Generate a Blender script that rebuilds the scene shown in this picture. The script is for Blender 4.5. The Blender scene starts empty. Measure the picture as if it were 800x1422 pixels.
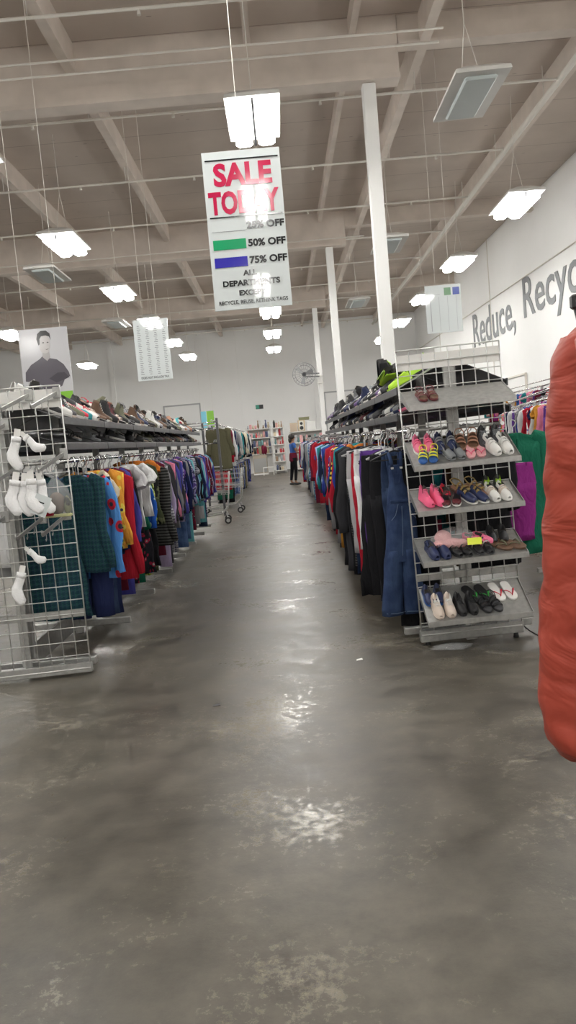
import bpy, math, random
from math import sin, cos, pi, radians, sqrt
from mathutils import Vector, Matrix, Euler
R = random.Random(7)
scn = bpy.context.scene
COL = scn.collection

# ------------------------------------------------------------------ materials
MATS = {}
def newmat(name):
    m = bpy.data.materials.new(name); m.use_nodes = True
    nt = m.node_tree; b = nt.nodes['Principled BSDF']
    MATS[name] = m
    return m, nt, b
def N(nt, t, **kw):
    n = nt.nodes.new(t)
    for k, v in kw.items():
        if k in n.inputs: n.inputs[k].default_value = v
        else: setattr(n, k, v)
    return n
def ramp(nt, stops, interp='LINEAR'):
    r = nt.nodes.new('ShaderNodeValToRGB'); r.color_ramp.interpolation = interp
    e = r.color_ramp.elements
    e[0].position, e[0].color = stops[0][0], (*stops[0][1], 1)
    e[1].position, e[1].color = stops[1][0], (*stops[1][1], 1)
    for p, c in stops[2:]:
        x = e.new(p); x.color = (*c, 1)
    return r
def plain(name, col, rough=.6, metal=0., spec=.5, bump=0., bscale=60., var=0.):
    m, nt, b = newmat(name)
    b.inputs['Base Color'].default_value = (*col, 1)
    b.inputs['Roughness'].default_value = rough
    b.inputs['Metallic'].default_value = metal
    b.inputs['Specular IOR Level'].default_value = spec
    tc = None
    if bump or var:
        tc = N(nt, 'ShaderNodeTexCoord'); no = N(nt, 'ShaderNodeTexNoise', Scale=bscale, Detail=3.)
        nt.links.new(tc.outputs['Object'], no.inputs['Vector'])
        if bump:
            bp = N(nt, 'ShaderNodeBump', Strength=bump, Distance=.01)
            nt.links.new(no.outputs['Fac'], bp.inputs['Height']); nt.links.new(bp.outputs['Normal'], b.inputs['Normal'])
        if var:
            r = ramp(nt, [(.3, tuple(c * (1 - var) for c in col)), (.7, tuple(min(1, c * (1 + var)) for c in col))])
            nt.links.new(no.outputs['Fac'], r.inputs['Fac']); nt.links.new(r.outputs['Color'], b.inputs['Base Color'])
    return m
def cloth(name, col, kind='plain', c2=None, c3=None, scale=1.):
    m, nt, b = newmat(name)
    b.inputs['Roughness'].default_value = .85
    b.inputs['Specular IOR Level'].default_value = .15
    tc = N(nt, 'ShaderNodeTexCoord'); L = nt.links.new
    mp = N(nt, 'ShaderNodeMapping'); mp.inputs['Scale'].default_value = (1, 1, .3); mp.inputs['Rotation'].default_value = (0, .25, 0); L(tc.outputs['Object'], mp.inputs[0])
    no = N(nt, 'ShaderNodeTexNoise', Scale=16., Detail=3., Distortion=.6)
    L(mp.outputs[0], no.inputs['Vector'])
    bp = N(nt, 'ShaderNodeBump', Strength=.6, Distance=.035); L(no.outputs['Fac'], bp.inputs['Height']); L(bp.outputs['Normal'], b.inputs['Normal'])
    if kind == 'plain':
        b.inputs['Base Color'].default_value = (*col, 1)
        return m
    sp = N(nt, 'ShaderNodeSeparateXYZ'); L(tc.outputs['Object'], sp.inputs[0])
    def wav(out, freq, thr):
        a = N(nt, 'ShaderNodeMath', operation='MULTIPLY'); L(out, a.inputs[0]); a.inputs[1].default_value = freq
        f = N(nt, 'ShaderNodeMath', operation='FRACT'); L(a.outputs[0], f.inputs[0])
        g = N(nt, 'ShaderNodeMath', operation='LESS_THAN'); L(f.outputs[0], g.inputs[0]); g.inputs[1].default_value = thr
        return g.outputs[0]
    def mix(fac, a, bb):
        x = N(nt, 'ShaderNodeMixRGB'); L(fac, x.inputs[0])
        for i, v in ((1, a), (2, bb)):
            if isinstance(v, tuple): x.inputs[i].default_value = (*v, 1)
            else: L(v, x.inputs[i])
        return x.outputs[0]
    if kind == 'stripe':
        o = mix(wav(sp.outputs['Z'], 22 * scale, .45), col, c2)
    elif kind == 'vstripe':
        o = mix(wav(sp.outputs['X'], 30 * scale, .4), col, c2)
    elif kind == 'plaid':
        o = mix(wav(sp.outputs['X'], 14 * scale, .45), col, c2)
        q = mix(wav(sp.outputs['Z'], 14 * scale, .45), col, c2)
        o = mix(wav(sp.outputs['Z'], 28 * scale, .5), o, q)
        o = mix(wav(sp.outputs['X'], 14 * scale, .08), o, c3)
        o = mix(wav(sp.outputs['Z'], 14 * scale, .08), o, c3)
    elif kind == 'print':
        v = N(nt, 'ShaderNodeTexVoronoi', Scale=18. * scale); L(tc.outputs['Object'], v.inputs['Vector'])
        l = N(nt, 'ShaderNodeMath', operation='LESS_THAN'); L(v.outputs['Distance'], l.inputs[0]); l.inputs[1].default_value = .36
        l2 = N(nt, 'ShaderNodeMath', operation='LESS_THAN'); L(v.outputs['Distance'], l2.inputs[0]); l2.inputs[1].default_value = .18
        o = mix(l2.outputs[0], mix(l.outputs[0], col, c2), c3 or c2)
    elif kind == 'camo':
        n2 = N(nt, 'ShaderNodeTexNoise', Scale=11. * scale, Detail=2.); L(tc.outputs['Object'], n2.inputs['Vector'])
        r = ramp(nt, [(0., col), (.46, c2), (.56, c3 or c2)], 'CONSTANT'); L(n2.outputs['Fac'], r.inputs['Fac']); o = r.outputs['Color']
    elif kind == 'denim':
        n2 = N(nt, 'ShaderNodeTexNoise', Scale=9., Detail=5.); L(tc.outputs['Object'], n2.inputs['Vector'])
        r = ramp(nt, [(.35, col), (.7, c2)]); L(n2.outputs['Fac'], r.inputs['Fac']); o = r.outputs['Color']
    elif kind == 'block':
        gt = N(nt, 'ShaderNodeMath', operation='GREATER_THAN'); L(sp.outputs['Z'], gt.inputs[0]); gt.inputs[1].default_value = -.30
        o = mix(gt.outputs[0], col, c2)
    L(o, b.inputs['Base Color'])
    return m

# fabrics: key -> (spoken colour, material)
FAB = {}
def fab(key, said, *a, **k): FAB[key] = (said, cloth('fabric_' + key, *a, **k))
fab('black', 'black', (.012, .012, .014)); fab('charcoal', 'charcoal', (.04, .04, .045)); fab('grey', 'grey', (.2, .2, .21))
fab('light_grey', 'light grey', (.42, .42, .43)); fab('white', 'white', (.72, .72, .72)); fab('cream', 'cream', (.62, .55, .42))
fab('navy', 'navy', (.012, .018, .06)); fab('royal', 'royal blue', (.03, .05, .28)); fab('blue', 'blue', (.05, .12, .36))
fab('sky', 'pale blue', (.3, .45, .68)); fab('purple', 'purple', (.10, .04, .22)); fab('indigo', 'indigo', (.06, .06, .3))
fab('red', 'red', (.38, .015, .03)); fab('maroon', 'maroon', (.13, .012, .03)); fab('pink', 'pink', (.7, .22, .33))
fab('magenta', 'magenta', (.24, .025, .19)); fab('orange', 'orange', (.58, .18, .03)); fab('mustard', 'mustard', (.48, .22, .03))
fab('teal', 'teal', (.02, .2, .22)); fab('aqua', 'aqua', (.12, .38, .42)); fab('green', 'green', (.01, .12, .07))
fab('lime', 'lime', (.5, .75, .08)); fab('olive', 'olive', (.09, .085, .05)); fab('khaki', 'khaki', (.3, .25, .16))
fab('brown', 'brown', (.1, .055, .03)); fab('rust', 'rust', (.35, .08, .03)); fab('lilac', 'lilac', (.4, .33, .5))
fab('denim', 'denim blue', (.035, .07, .17), 'denim', (.09, .15, .3)); fab('dark_denim', 'dark denim', (.012, .02, .05), 'denim', (.03, .05, .1))
fab('plaid_green', 'green plaid', (.012, .04, .055), 'plaid', (.02, .075, .07), (.03, .05, .10), scale=2.3)
fab('plaid_red', 'red plaid', (.35, .02, .02), 'plaid', (.02, .02, .03), (.5, .4, .3), scale=1.3)
fab('plaid_grey', 'grey plaid', (.25, .25, .28), 'plaid', (.07, .07, .12), (.6, .6, .6), scale=1.3)
fab('plaid_blue', 'blue plaid', (.1, .15, .32), 'plaid', (.4, .42, .5), (.05, .05, .12), scale=1.3)
fab('stripe_black', 'black striped', (.02, .02, .02), 'stripe', (.10, .10, .095), scale=2.)
fab('stripe_navy', 'navy striped', (.02, .03, .1), 'stripe', (.6, .6, .6))
fab('stripe_red', 'red striped', (.5, .03, .04), 'stripe', (.7, .7, .68))
fab('stripe_grey', 'grey striped', (.2, .2, .22), 'stripe', (.5, .5, .52), scale=1.5)
fab('stripe_yellow', 'yellow striped', (.7, .6, .08), 'stripe', (.02, .03, .03), scale=.8)
fab('print_blue', 'red-spotted blue', (.08, .25, .6), 'print', (.45, .02, .04), (.03, .03, .05), scale=.55)
fab('print_orange', 'orange print', (.75, .33, .05), 'print', (.75, .6, .1), (.04, .05, .1), scale=.8)
fab('print_royal', 'royal blue print', (.02, .1, .45), 'camo', (.02, .1, .45), (.45, .6, .55))
fab('print_black', 'black floral', (.015, .015, .02), 'print', (.3, .02, .05), (.3, .33, .3))
fab('print_lime', 'lime print', (.03, .05, .02), 'camo', (.35, .45, .06), (.5, .5, .3), scale=1.5)
fab('print_maroon', 'maroon print', (.15, .01, .03), 'print', (.03, .02, .03), (.5, .4, .35), scale=1.2)
fab('print_white', 'white print', (.7, .7, .7), 'print', (.1, .15, .4), (.5, .05, .1), scale=1.)
fab('print_purple', 'purple print', (.08, .05, .2), 'camo', (.3, .28, .45), (.05, .05, .1), scale=1.4)
fab('camo', 'camouflage', (.05, .06, .03), 'camo', (.12, .13, .07), (.02, .02, .02))
fab('block_blue', 'blue-and-red', (.02, .07, .4), 'block', (.5, .03, .04))
fab('block_white', 'white-topped navy', (.02, .03, .1), 'block', (.7, .7, .7))
fab('block_red', 'red-topped grey', (.15, .15, .16), 'block', (.5, .03, .04))

galv = plain('galvanised_metal', (.40, .40, .385), .38, .75, bump=.05, bscale=30, var=.12)
chrome = plain('chrome', (.62, .62, .62), .18, 1.)
wire = plain('wire_zinc', (.58, .58, .56), .35, .55)
darkmetal = plain('dark_steel', (.10, .10, .105), .42, .6, var=.15, bscale=12)
whitepaint = plain('white_paint', (.74, .73, .70), .55, var=.04, bscale=3)
colpaint = plain('column_paint', (.80, .80, .78), .5)
pipepaint = plain('pipe_paint', (.72, .69, .63), .6)
beampaint = plain('beam_paint', (.66, .585, .52), .75, var=.08, bscale=2.2)
blackpl = plain('black_plastic', (.015, .015, .017), .4)
clearpl = plain('hanger_plastic', (.55, .56, .56), .25)
rubber = plain('black_rubber', (.02, .02, .02), .7)
skin = plain('skin', (.30, .16, .10), .6)
signwhite = plain('sign_white', (.62, .66, .66), .03, spec=.3)
signred = plain('sign_red', (.50, .015, .07), .1)
ink = plain('ink_black', (.012, .014, .016), .1)
inkgrey = plain('ink_grey', (.17, .18, .19), .5)
fadedink = plain('faded_ink', (.38, .39, .42), .1)
signgreen = plain('sign_green', (.01, .33, .13), .1)
signblue = plain('sign_blue', (.03, .025, .36), .1)
limegreen = plain('lime_green_card', (.22, .52, .04), .2)
cyan = plain('cyan_card', (.2, .6, .75), .3)

def emis(name, col, s):
    m, nt, b = newmat(name)
    b.inputs['Base Color'].default_value = (.8, .8, .8, 1)
    b.inputs['Emission Color'].default_value = (*col, 1); b.inputs['Emission Strength'].default_value = s
    return m
LAMP = emis('lit_lamp_lens', (1., .985, .95), 27.)
ADDED_GLOW = emis('added_top_glow', (1., .95, .86), .8)  # added glow on the housing tops, there only to brighten the ceiling
unlit = plain('unlit_lamp_lens', (.60, .66, .66), .35)

def film_mat():
    m, nt, b = newmat('clear_film')
    b.inputs['Base Color'].default_value = (.85, .87, .88, 1); b.inputs['Roughness'].default_value = .12
    b.inputs['Alpha'].default_value = .16
    return m
film = film_mat()

def concrete():
    m, nt, b = newmat('polished_concrete'); L = nt.links.new
    tc = N(nt, 'ShaderNodeTexCoord')
    n1 = N(nt, 'ShaderNodeTexNoise', Scale=.75, Detail=5., Roughness=.62); n2 = N(nt, 'ShaderNodeTexNoise', Scale=5., Detail=8., Roughness=.7)
    n3 = N(nt, 'ShaderNodeTexNoise', Scale=24., Detail=7., Roughness=.78); n4 = N(nt, 'ShaderNodeTexNoise', Scale=1.6, Detail=4., Roughness=.6)
    for n in (n1, n2, n3): L(tc.outputs['Object'], n.inputs['Vector'])
    mp = N(nt, 'ShaderNodeMapping'); mp.inputs['Location'].default_value = (13, 5, 0); L(tc.outputs['Object'], mp.inputs[0]); L(mp.outputs[0], n4.inputs['Vector'])
    r1 = ramp(nt, [(.32, (.055, .048, .038)), (.7, (.125, .112, .090))]); L(n1.outputs['Fac'], r1.inputs['Fac'])
    r2 = ramp(nt, [(.3, (.62, .62, .62)), (.7, (1.3, 1.29, 1.27))]); L(n2.outputs['Fac'], r2.inputs['Fac'])
    mul = N(nt, 'ShaderNodeMixRGB', blend_type='MULTIPLY'); mul.inputs[0].default_value = 1; L(r1.outputs[0], mul.inputs[1]); L(r2.outputs[0], mul.inputs[2])
    # worn light flakes: fine noise gated by a broad mask
    a = N(nt, 'ShaderNodeMath', operation='MULTIPLY'); L(n3.outputs['Fac'], a.inputs[0])
    rm = ramp(nt, [(.42, (.62, .62, .62)), (.68, (1, 1, 1))]); L(n4.outputs['Fac'], rm.inputs['Fac']); L(rm.outputs[0], a.inputs[1])
    rf = ramp(nt, [(.43, (0, 0, 0)), (.52, (1, 1, 1))]); L(a.outputs[0], rf.inputs['Fac'])
    fs = N(nt, 'ShaderNodeMath', operation='MULTIPLY'); L(rf.outputs[0], fs.inputs[0]); fs.inputs[1].default_value = .8
    mx = N(nt, 'ShaderNodeMixRGB'); L(fs.outputs[0], mx.inputs[0]); L(mul.outputs[0], mx.inputs[1]); mx.inputs[2].default_value = (.25, .23, .185, 1)
    L(mx.outputs[0], b.inputs['Base Color'])
    rr = ramp(nt, [(.3, (.32, .32, .32)), (.7, (.46, .46, .46))]); L(n2.outputs['Fac'], rr.inputs['Fac'])
    ad = N(nt, 'ShaderNodeMath', operation='ADD'); L(rr.outputs[0], ad.inputs[0])
    f2 = N(nt, 'ShaderNodeMath', operation='MULTIPLY'); L(rf.outputs[0], f2.inputs[0]); f2.inputs[1].default_value = -.22; L(f2.outputs[0], ad.inputs[1])
    L(ad.outputs[0], b.inputs['Roughness'])
    bp = N(nt, 'ShaderNodeBump', Strength=.22, Distance=.01); L(n2.outputs['Fac'], bp.inputs['Height']); L(bp.outputs[0], b.inputs['Normal'])
    b.inputs['Specular IOR Level'].default_value = .45
    return m
def roofdeck():
    m, nt, b = newmat('painted_roof_deck'); L = nt.links.new
    tc = N(nt, 'ShaderNodeTexCoord')
    n1 = N(nt, 'ShaderNodeTexNoise', Scale=.6, Detail=5.); L(tc.outputs['Object'], n1.inputs['Vector'])
    r = ramp(nt, [(.3, (.50, .43, .38)), (.7, (.62, .54, .475))]); L(n1.outputs['Fac'], r.inputs['Fac'])
    # sheet joints every 1.22 m along y, small dark knots
    sp = N(nt, 'ShaderNodeSeparateXYZ'); L(tc.outputs['Object'], sp.inputs[0])
    a = N(nt, 'ShaderNodeMath', operation='MULTIPLY'); L(sp.outputs['Y'], a.inputs[0]); a.inputs[1].default_value = 1 / 1.22
    f = N(nt, 'ShaderNodeMath', operation='FRACT'); L(a.outputs[0], f.inputs[0])
    g = N(nt, 'ShaderNodeMath', operation='LESS_THAN'); L(f.outputs[0], g.inputs[0]); g.inputs[1].default_value = .014
    mp = N(nt, 'ShaderNodeMapping'); mp.inputs['Scale'].default_value = (1.3, 4.2, 1); L(tc.outputs['Object'], mp.inputs[0])
    v = N(nt, 'ShaderNodeTexVoronoi', Scale=1.); L(mp.outputs[0], v.inputs['Vector'])
    g2 = N(nt, 'ShaderNodeMath', operation='LESS_THAN'); L(v.outputs['Distance'], g2.inputs[0]); g2.inputs[1].default_value = .055
    mxv = N(nt, 'ShaderNodeMath', operation='MAXIMUM'); L(g.outputs[0], mxv.inputs[0]); L(g2.outputs[0], mxv.inputs[1])
    h = N(nt, 'ShaderNodeMath', operation='MULTIPLY'); L(mxv.outputs[0], h.inputs[0]); h.inputs[1].default_value = .5
    mx = N(nt, 'ShaderNodeMixRGB'); L(h.outputs[0], mx.inputs[0]); L(r.outputs[0], mx.inputs[1]); mx.inputs[2].default_value = (.12, .10, .08, 1)
    L(mx.outputs[0], b.inputs['Base Color']); b.inputs['Roughness'].default_value = .85
    return m
def wallmat():
    m, nt, b = newmat('white_wall_paint'); L = nt.links.new
    tc = N(nt, 'ShaderNodeTexCoord'); n1 = N(nt, 'ShaderNodeTexNoise', Scale=.5, Detail=4.); L(tc.outputs['Object'], n1.inputs['Vector'])
    r = ramp(nt, [(.3, (.88, .885, .87)), (.7, (.93, .93, .92))]); L(n1.outputs['Fac'], r.inputs['Fac']); L(r.outputs[0], b.inputs['Base Color'])
    b.inputs['Roughness'].default_value = .7
    return m
CONC, DECK, WALL = concrete(), roofdeck(), wallmat()

# ------------------------------------------------------------------ mesh builder
class MB:
    def __init__(s): s.v = []; s.f = []; s.m = []; s.sm = []
    def add(s, vs, fs, mi=0, smooth=False):
        o = len(s.v); s.v += [tuple(p) for p in vs]
        for f in fs: s.f.append(tuple(i + o for i in f)); s.m.append(mi); s.sm.append(smooth)
        return s
    def box(s, c, d, mi=0, rot=None, bev=0.):
        x, y, z = d[0] / 2, d[1] / 2, d[2] / 2
        if bev > 0 and min(x, y, z) > bev * 1.2:
            e = bev
            prof = [(-x + e, -y), (x - e, -y), (x, -y + e), (x, y - e), (x - e, y), (-x + e, y), (-x, y - e), (-x, -y + e)]
            inn = [(px * (1 - e / x), py * (1 - e / y)) for px, py in prof]
            rings = [[(px, py, -z) for px, py in inn], [(px, py, -z + e) for px, py in prof], [(px, py, z - e) for px, py in prof], [(px, py, z) for px, py in inn]]
            vs = [p for r in rings for p in r]; n = 8
            fs = [tuple(reversed(range(8))), tuple(range(24, 32))]
            for k in range(3):
                for i in range(n): fs.append((k * n + i, k * n + (i + 1) % n, (k + 1) * n + (i + 1) % n, (k + 1) * n + i))
        else:
            vs = [(-x, -y, -z), (x, -y, -z), (x, y, -z), (-x, y, -z), (-x, -y, z), (x, -y, z), (x, y, z), (-x, y, z)]
            fs = [(0, 3, 2, 1), (4, 5, 6, 7), (0, 1, 5, 4), (1, 2, 6, 5), (2, 3, 7, 6), (3, 0, 4, 7)]
        M = Euler(rot).to_matrix() if rot else None
        vs = [(M @ Vector(p) if M else Vector(p)) + Vector(c) for p in vs]
        return s.add(vs, fs, mi)
    def loft(s, rings, mi=0, closed=True, cap=(True, True), smooth=True):
        n = len(rings[0]); vs = [p for r in rings for p in r]; fs = []
        for k in range(len(rings) - 1):
            for i in range(n if closed else n - 1):
                j = (i + 1) % n
                fs.append((k * n + i, k * n + j, (k + 1) * n + j, (k + 1) * n + i))
        s.add(vs, fs, mi, smooth)
        o = len(s.v) - len(vs)
        if cap[0]: s.f.append(tuple(o + i for i in reversed(range(n)))); s.m.append(mi); s.sm.append(False)
        if cap[1]: s.f.append(tuple(o + (len(rings) - 1) * n + i for i in range(n))); s.m.append(mi); s.sm.append(False)
        return s
    def tube(s, path, r, seg=8, mi=0, flat=1., cap=(True, True)):
        path = [Vector(p) for p in path]; rings = []
        up = None
        for i, p in enumerate(path):
            a = path[max(0, i - 1)]; b = path[min(len(path) - 1, i + 1)]
            t = (b - a).normalized() if (b - a).length > 1e-9 else Vector((0, 0, 1))
            if up is None:
                up = Vector((0, 1, 0)) if abs(t.y) < .9 else Vector((1, 0, 0))
            u = (up - t * up.dot(t)).normalized(); w = t.cross(u); up = u
            rr = r[i] if isinstance(r, (list, tuple)) else r
            rings.append([p + u * (rr * flat * cos(2 * pi * k / seg)) + w * (rr * sin(2 * pi * k / seg)) for k in range(seg)])
        return s.loft(rings, mi, cap=cap, smooth=seg > 5)
    def bar(s, a, b, w, h=None, mi=0):
        h = h or w; a, b = Vector(a), Vector(b); t = (b - a).normalized()
        up = Vector((0, 0, 1)) if abs(t.z) < .9 else Vector((0, 1, 0))
        u = t.cross(up).normalized(); q = u.cross(t)
        vs = [e + u * (sx * w / 2) + q * (sy * h / 2) for e in (a, b) for sx, sy in ((-1, -1), (1, -1), (1, 1), (-1, 1))]
        return s.add(vs, [(3, 2, 1, 0), (4, 5, 6, 7), (0, 1, 5, 4), (1, 2, 6, 5), (2, 3, 7, 6), (3, 0, 4, 7)], mi)
    def poly(s, pts, t, mi=0):
        """outline in x,z extruded from y=0 to y=t"""
        n = len(pts); vs = [(x, 0, z) for x, z in pts] + [(x, t, z) for x, z in pts]
        fs = [tuple(range(n)), tuple(reversed(range(n, 2 * n)))] + [(i, (i + 1) % n, n + (i + 1) % n, n + i) for i in range(n)]
        return s.add(vs, fs, mi)
    def blob(s, c, r, mi=0, nu=10, nv=7, jit=0., seed=0):
        q = random.Random(seed); rings = []
        for k in range(nv + 1):
            a = pi * k / nv; rr = max(sin(a), .02)
            rings.append([(c[0] + r[0] * rr * cos(2 * pi * i / nu) * (1 + q.uniform(-jit, jit)), c[1] + r[1] * rr * sin(2 * pi * i / nu) * (1 + q.uniform(-jit, jit)), c[2] - r[2] * cos(a) * (1 + q.uniform(-jit, jit) * .5)) for i in range(nu)])
        return s.loft(rings, mi)
    def mesh(s, name, mats):
        me = bpy.data.meshes.new(name); me.from_pydata(s.v, [], s.f); me.update()
        me.polygons.foreach_set('material_index', s.m); me.polygons.foreach_set('use_smooth', s.sm)
        for m in (mats if isinstance(mats, (list, tuple)) else [mats]): me.materials.append(m)
        return me
    def build(s, name, mats, parent=None, loc=(0, 0, 0), rot=(0, 0, 0)):
        return mkobj(name, s.mesh(name, mats), parent, loc, rot)
def mkobj(name, me, parent=None, loc=(0, 0, 0), rot=(0, 0, 0)):
    o = bpy.data.objects.new(name, me); COL.objects.link(o); o.location = loc; o.rotation_euler = rot
    if parent: o.parent = parent
    return o
USED = {}
def tag(o, label, cat, group=None, kind=None):
    if label in USED: print('DUPLABEL', label)
    if len(label.split()) > 16: print('LONG', label)
    USED[label] = o
    o['label'] = label; o['category'] = cat
    if group: o['group'] = group
    if kind: o['kind'] = kind
    return o
def struct(o): o['kind'] = 'structure'; return o
def empty(name, loc=(0, 0, 0), rot=(0, 0, 0)):
    o = mkobj(name, None, None, loc, rot); o.empty_display_size = .05; return o

def text_part(s, w, h, mat, parent, loc, rot=(pi / 2, 0, 0), bold=0., name='lettering', depth=.0015):
    """text normalised to w x h with its lower left corner at loc"""
    cu = bpy.data.curves.new('t', 'FONT'); cu.body = s; cu.offset = bold; cu.resolution_u = 3; cu.extrude = .004
    t = bpy.data.objects.new('t', cu); COL.objects.link(t)
    bpy.context.view_layer.update()
    me = bpy.data.meshes.new_from_object(t.evaluated_get(bpy.context.evaluated_depsgraph_get()))
    bpy.data.objects.remove(t); bpy.data.curves.remove(cu)
    xs = [v.co.x for v in me.vertices]; ys = [v.co.y for v in me.vertices]
    x0, x1, y0, y1 = min(xs), max(xs), min(ys), max(ys)
    for v in me.vertices:
        v.co.x = (v.co.x - x0) / (x1 - x0) * w; v.co.y = (v.co.y - y0) / (y1 - y0) * h; v.co.z = v.co.z / .004 * depth
    me.materials.clear(); me.materials.append(mat); me.name = name
    return mkobj(name, me, parent, loc, rot)

# ------------------------------------------------------------------ camera
p_, r_ = math.atan(97.2 / 1080), radians(5.0)
F = Vector((0, cos(p_), -sin(p_))); U0 = Vector((0, sin(p_), cos(p_))); R0 = Vector((1, 0, 0))
Rc = cos(r_) * R0 - sin(r_) * U0; Uc = sin(r_) * R0 + cos(r_) * U0
cd = bpy.data.cameras.new('camera'); cam = bpy.data.objects.new('camera', cd); COL.objects.link(cam)
cd.sensor_fit = 'VERTICAL'; cd.sensor_height = 36; cd.lens = 1080 / 1422 * 36; cd.clip_end = 200; cd.clip_start = .02
M = Matrix((Rc, Uc, -F)).transposed().to_4x4(); M.translation = (0, 0, 1.45); cam.matrix_world = M
scn.camera = cam
scn.view_settings.view_transform = 'Standard'; scn.view_settings.look = 'None'; scn.view_settings.gamma = 1
scn.view_settings.use_curve_mapping = False; scn.view_settings.exposure = .64
w = bpy.data.worlds.new('world'); scn.world = w; w.use_nodes = True
w.node_tree.nodes['Background'].inputs[0].default_value = (.5, .5, .5, 1); w.node_tree.nodes['Background'].inputs[1].default_value = .02

# ------------------------------------------------------------------ building shell
XL, XR, YB, YF, ZC = -17., 7.5, 41.5, -12., 7.65
struct(MB().box(((XL + XR) / 2, (YB + YF) / 2, -.05), (XR - XL, YB - YF, .1)).build('floor', CONC))
struct(MB().box(((XL + XR) / 2, (YB + YF) / 2, ZC + .05), (XR - XL, YB - YF, .1)).build('ceiling', DECK))
struct(MB().box(((XL + XR) / 2, YB + .1, ZC / 2), (XR - XL, .2, ZC)).build('wall_back', WALL))
struct(MB().box(((XL + XR) / 2, YF - .1, ZC / 2), (XR - XL, .2, ZC)).build('wall_front', WALL))
struct(MB().box((XL - .1, (YB + YF) / 2, ZC / 2), (.2, YB - YF, ZC)).build('wall_left', WALL))
wr = struct(MB().box((XR + .1, (YB + YF) / 2, ZC / 2), (.2, YB - YF, ZC)).build('wall_right', WALL))
ntrim = [0]
def trim(mb, mat):
    ntrim[0] += 1
    return struct(mb.build('trim_%d' % ntrim[0], mat))
for gy in (2.5, 12.35, 22.25, 32.1):
    g = MB().box(((XL + 2.25) / 2, gy, 7.2), (2.25 - XL, .22, .9)).box(((XL + 2.25) / 2, gy, 6.77), (2.25 - XL, .34, .07))
    trim(g, beampaint)
    g = MB().box(((2.26 + XR) / 2, gy, 7.46), (XR - 2.26, .18, .38)).box(((2.26 + XR) / 2, gy, 7.25), (XR - 2.26, .26, .05))
    trim(g, beampaint)
    c = MB().box((1.78, gy, 3.36), (.2, .2, 6.72), bev=.012).box((1.78, gy, .01), (.34, .34, .02))
    trim(c, colpaint)
for px in (-15.9, -13.25, -10.6, -7.95, -5.15, -2.68, 0, 1.57, 2.66, 5.4):
    wdt, dep = ((.10, .26) if px in (0, 1.57) else (.15, .42))
    trim(MB().box((px, (YB + YF) / 2, ZC - dep / 2), (wdt, YB - YF, dep)), beampaint)
# wall pilasters and conduits
for k, y in enumerate((18.5, 27., 35.5)):
    trim(MB().box((XR - .01, y, ZC / 2), (.02, .03, ZC)), pipepaint)
for x in (2.05, -2.1, -8.6): trim(MB().box((x, YB - .06, ZC / 2), (.22, .12, ZC)), WALL)
# doors in the walls (frames of roller doors)
def wall_door(n, x0, x1, z1, parent_axis='y'):
    d = struct(MB().box(((x0 + x1) / 2, YB - .02, z1 / 2), (x1 - x0, .04, z1)).build('door_%d' % n, WALL))
    f = MB(); t = .07
    f.box((x0, YB - .05, z1 / 2), (t, .06, z1)).box((x1, YB - .05, z1 / 2), (t, .06, z1)).box(((x0 + x1) / 2, YB - .05, z1), (x1 - x0 + t, .06, t))
    f.build('door_frame', plain('frame_grey_%d' % n, (.45, .46, .47), .5), d)
wall_door(1, -6.05, -4.15, 3.85); wall_door(2, 2.45, 6.6, 3.86)
d3 = struct(MB().box((XR - .02, 25.6, 1.42), (.04, 4.2, 2.84)).build('door_3', WALL))
MB().box((XR - .05, 23.5, 1.42), (.06, .05, 2.84)).box((XR - .05, 27.7, 1.42), (.06, .05, 2.84)).box((XR - .05, 25.6, 2.86), (.06, 4.25, .05)).build('door_frame', pipepaint, d3)

# wall lettering
wt = empty('wall_lettering', (XR - .012, 29.5, 4.12))
text_part('Reduce,', 5.2, 1.40, inkgrey, wt, (0, 0, 0), (pi / 2, 0, -pi / 2), bold=.008, name='word', depth=.006)
text_part('Recycle', 5.6, 1.52, inkgrey, wt, (0, -6.05, -.02), (pi / 2, 0, -pi / 2), bold=.008, name='word', depth=.006)
tag(wt, 'large grey words Reduce, Recycle painted high on the right white wall', 'lettering')
o = MB().tube([(XR - .04, 14, 5.62), (XR - .04, 41, 5.62)], .018, 6).build('electrical_conduit', pipepaint)
tag(o, 'thin conduit running along the right wall above the grey lettering', 'conduit')

# ------------------------------------------------------------------ pipes overhead
o = MB().tube([(5.03, YF + .3, 6.93), (5.03, 39.5, 6.93)], .055, 10)
for k in range(17): o.tube([(5.03, -10 + 3 * k, 6.85), (5.03, -10 + 3 * k, 7.5)], .008, 5)
o = o.build('sprinkler_main_pipe', pipepaint)
tag(o, 'thick sprinkler main pipe running lengthwise under the ceiling on the right', 'pipe')
ordn = ['first', 'second', 'third', 'fourth', 'fifth', 'sixth', 'seventh', 'eighth', 'ninth', 'tenth', 'eleventh', 'twelfth']
for k in range(10):
    y = 10.15 + 3.05 * k
    q = MB().tube([(XL + .4, y, 6.93), (5.0, y, 6.93)], .022, 6)
    for xx in (-12, -8.6, -5.15, -2.68, 0, 2.66): q.tube([(xx, y, 6.95), (xx, y, 7.4)], .006, 4)
    for xx in (-9.9, -6.3, -3.6, -1.3, 1.1, 3.6): q.tube([(xx, y, 6.91), (xx, y, 6.85)], [.018, .03], 6)
    q = q.build('sprinkler_branch_pipe', pipepaint)
    tag(q, 'thin sprinkler branch pipe crossing under the ceiling, %s from the front' % ordn[k], 'pipe', 'sprinkler branch pipes')
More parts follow.
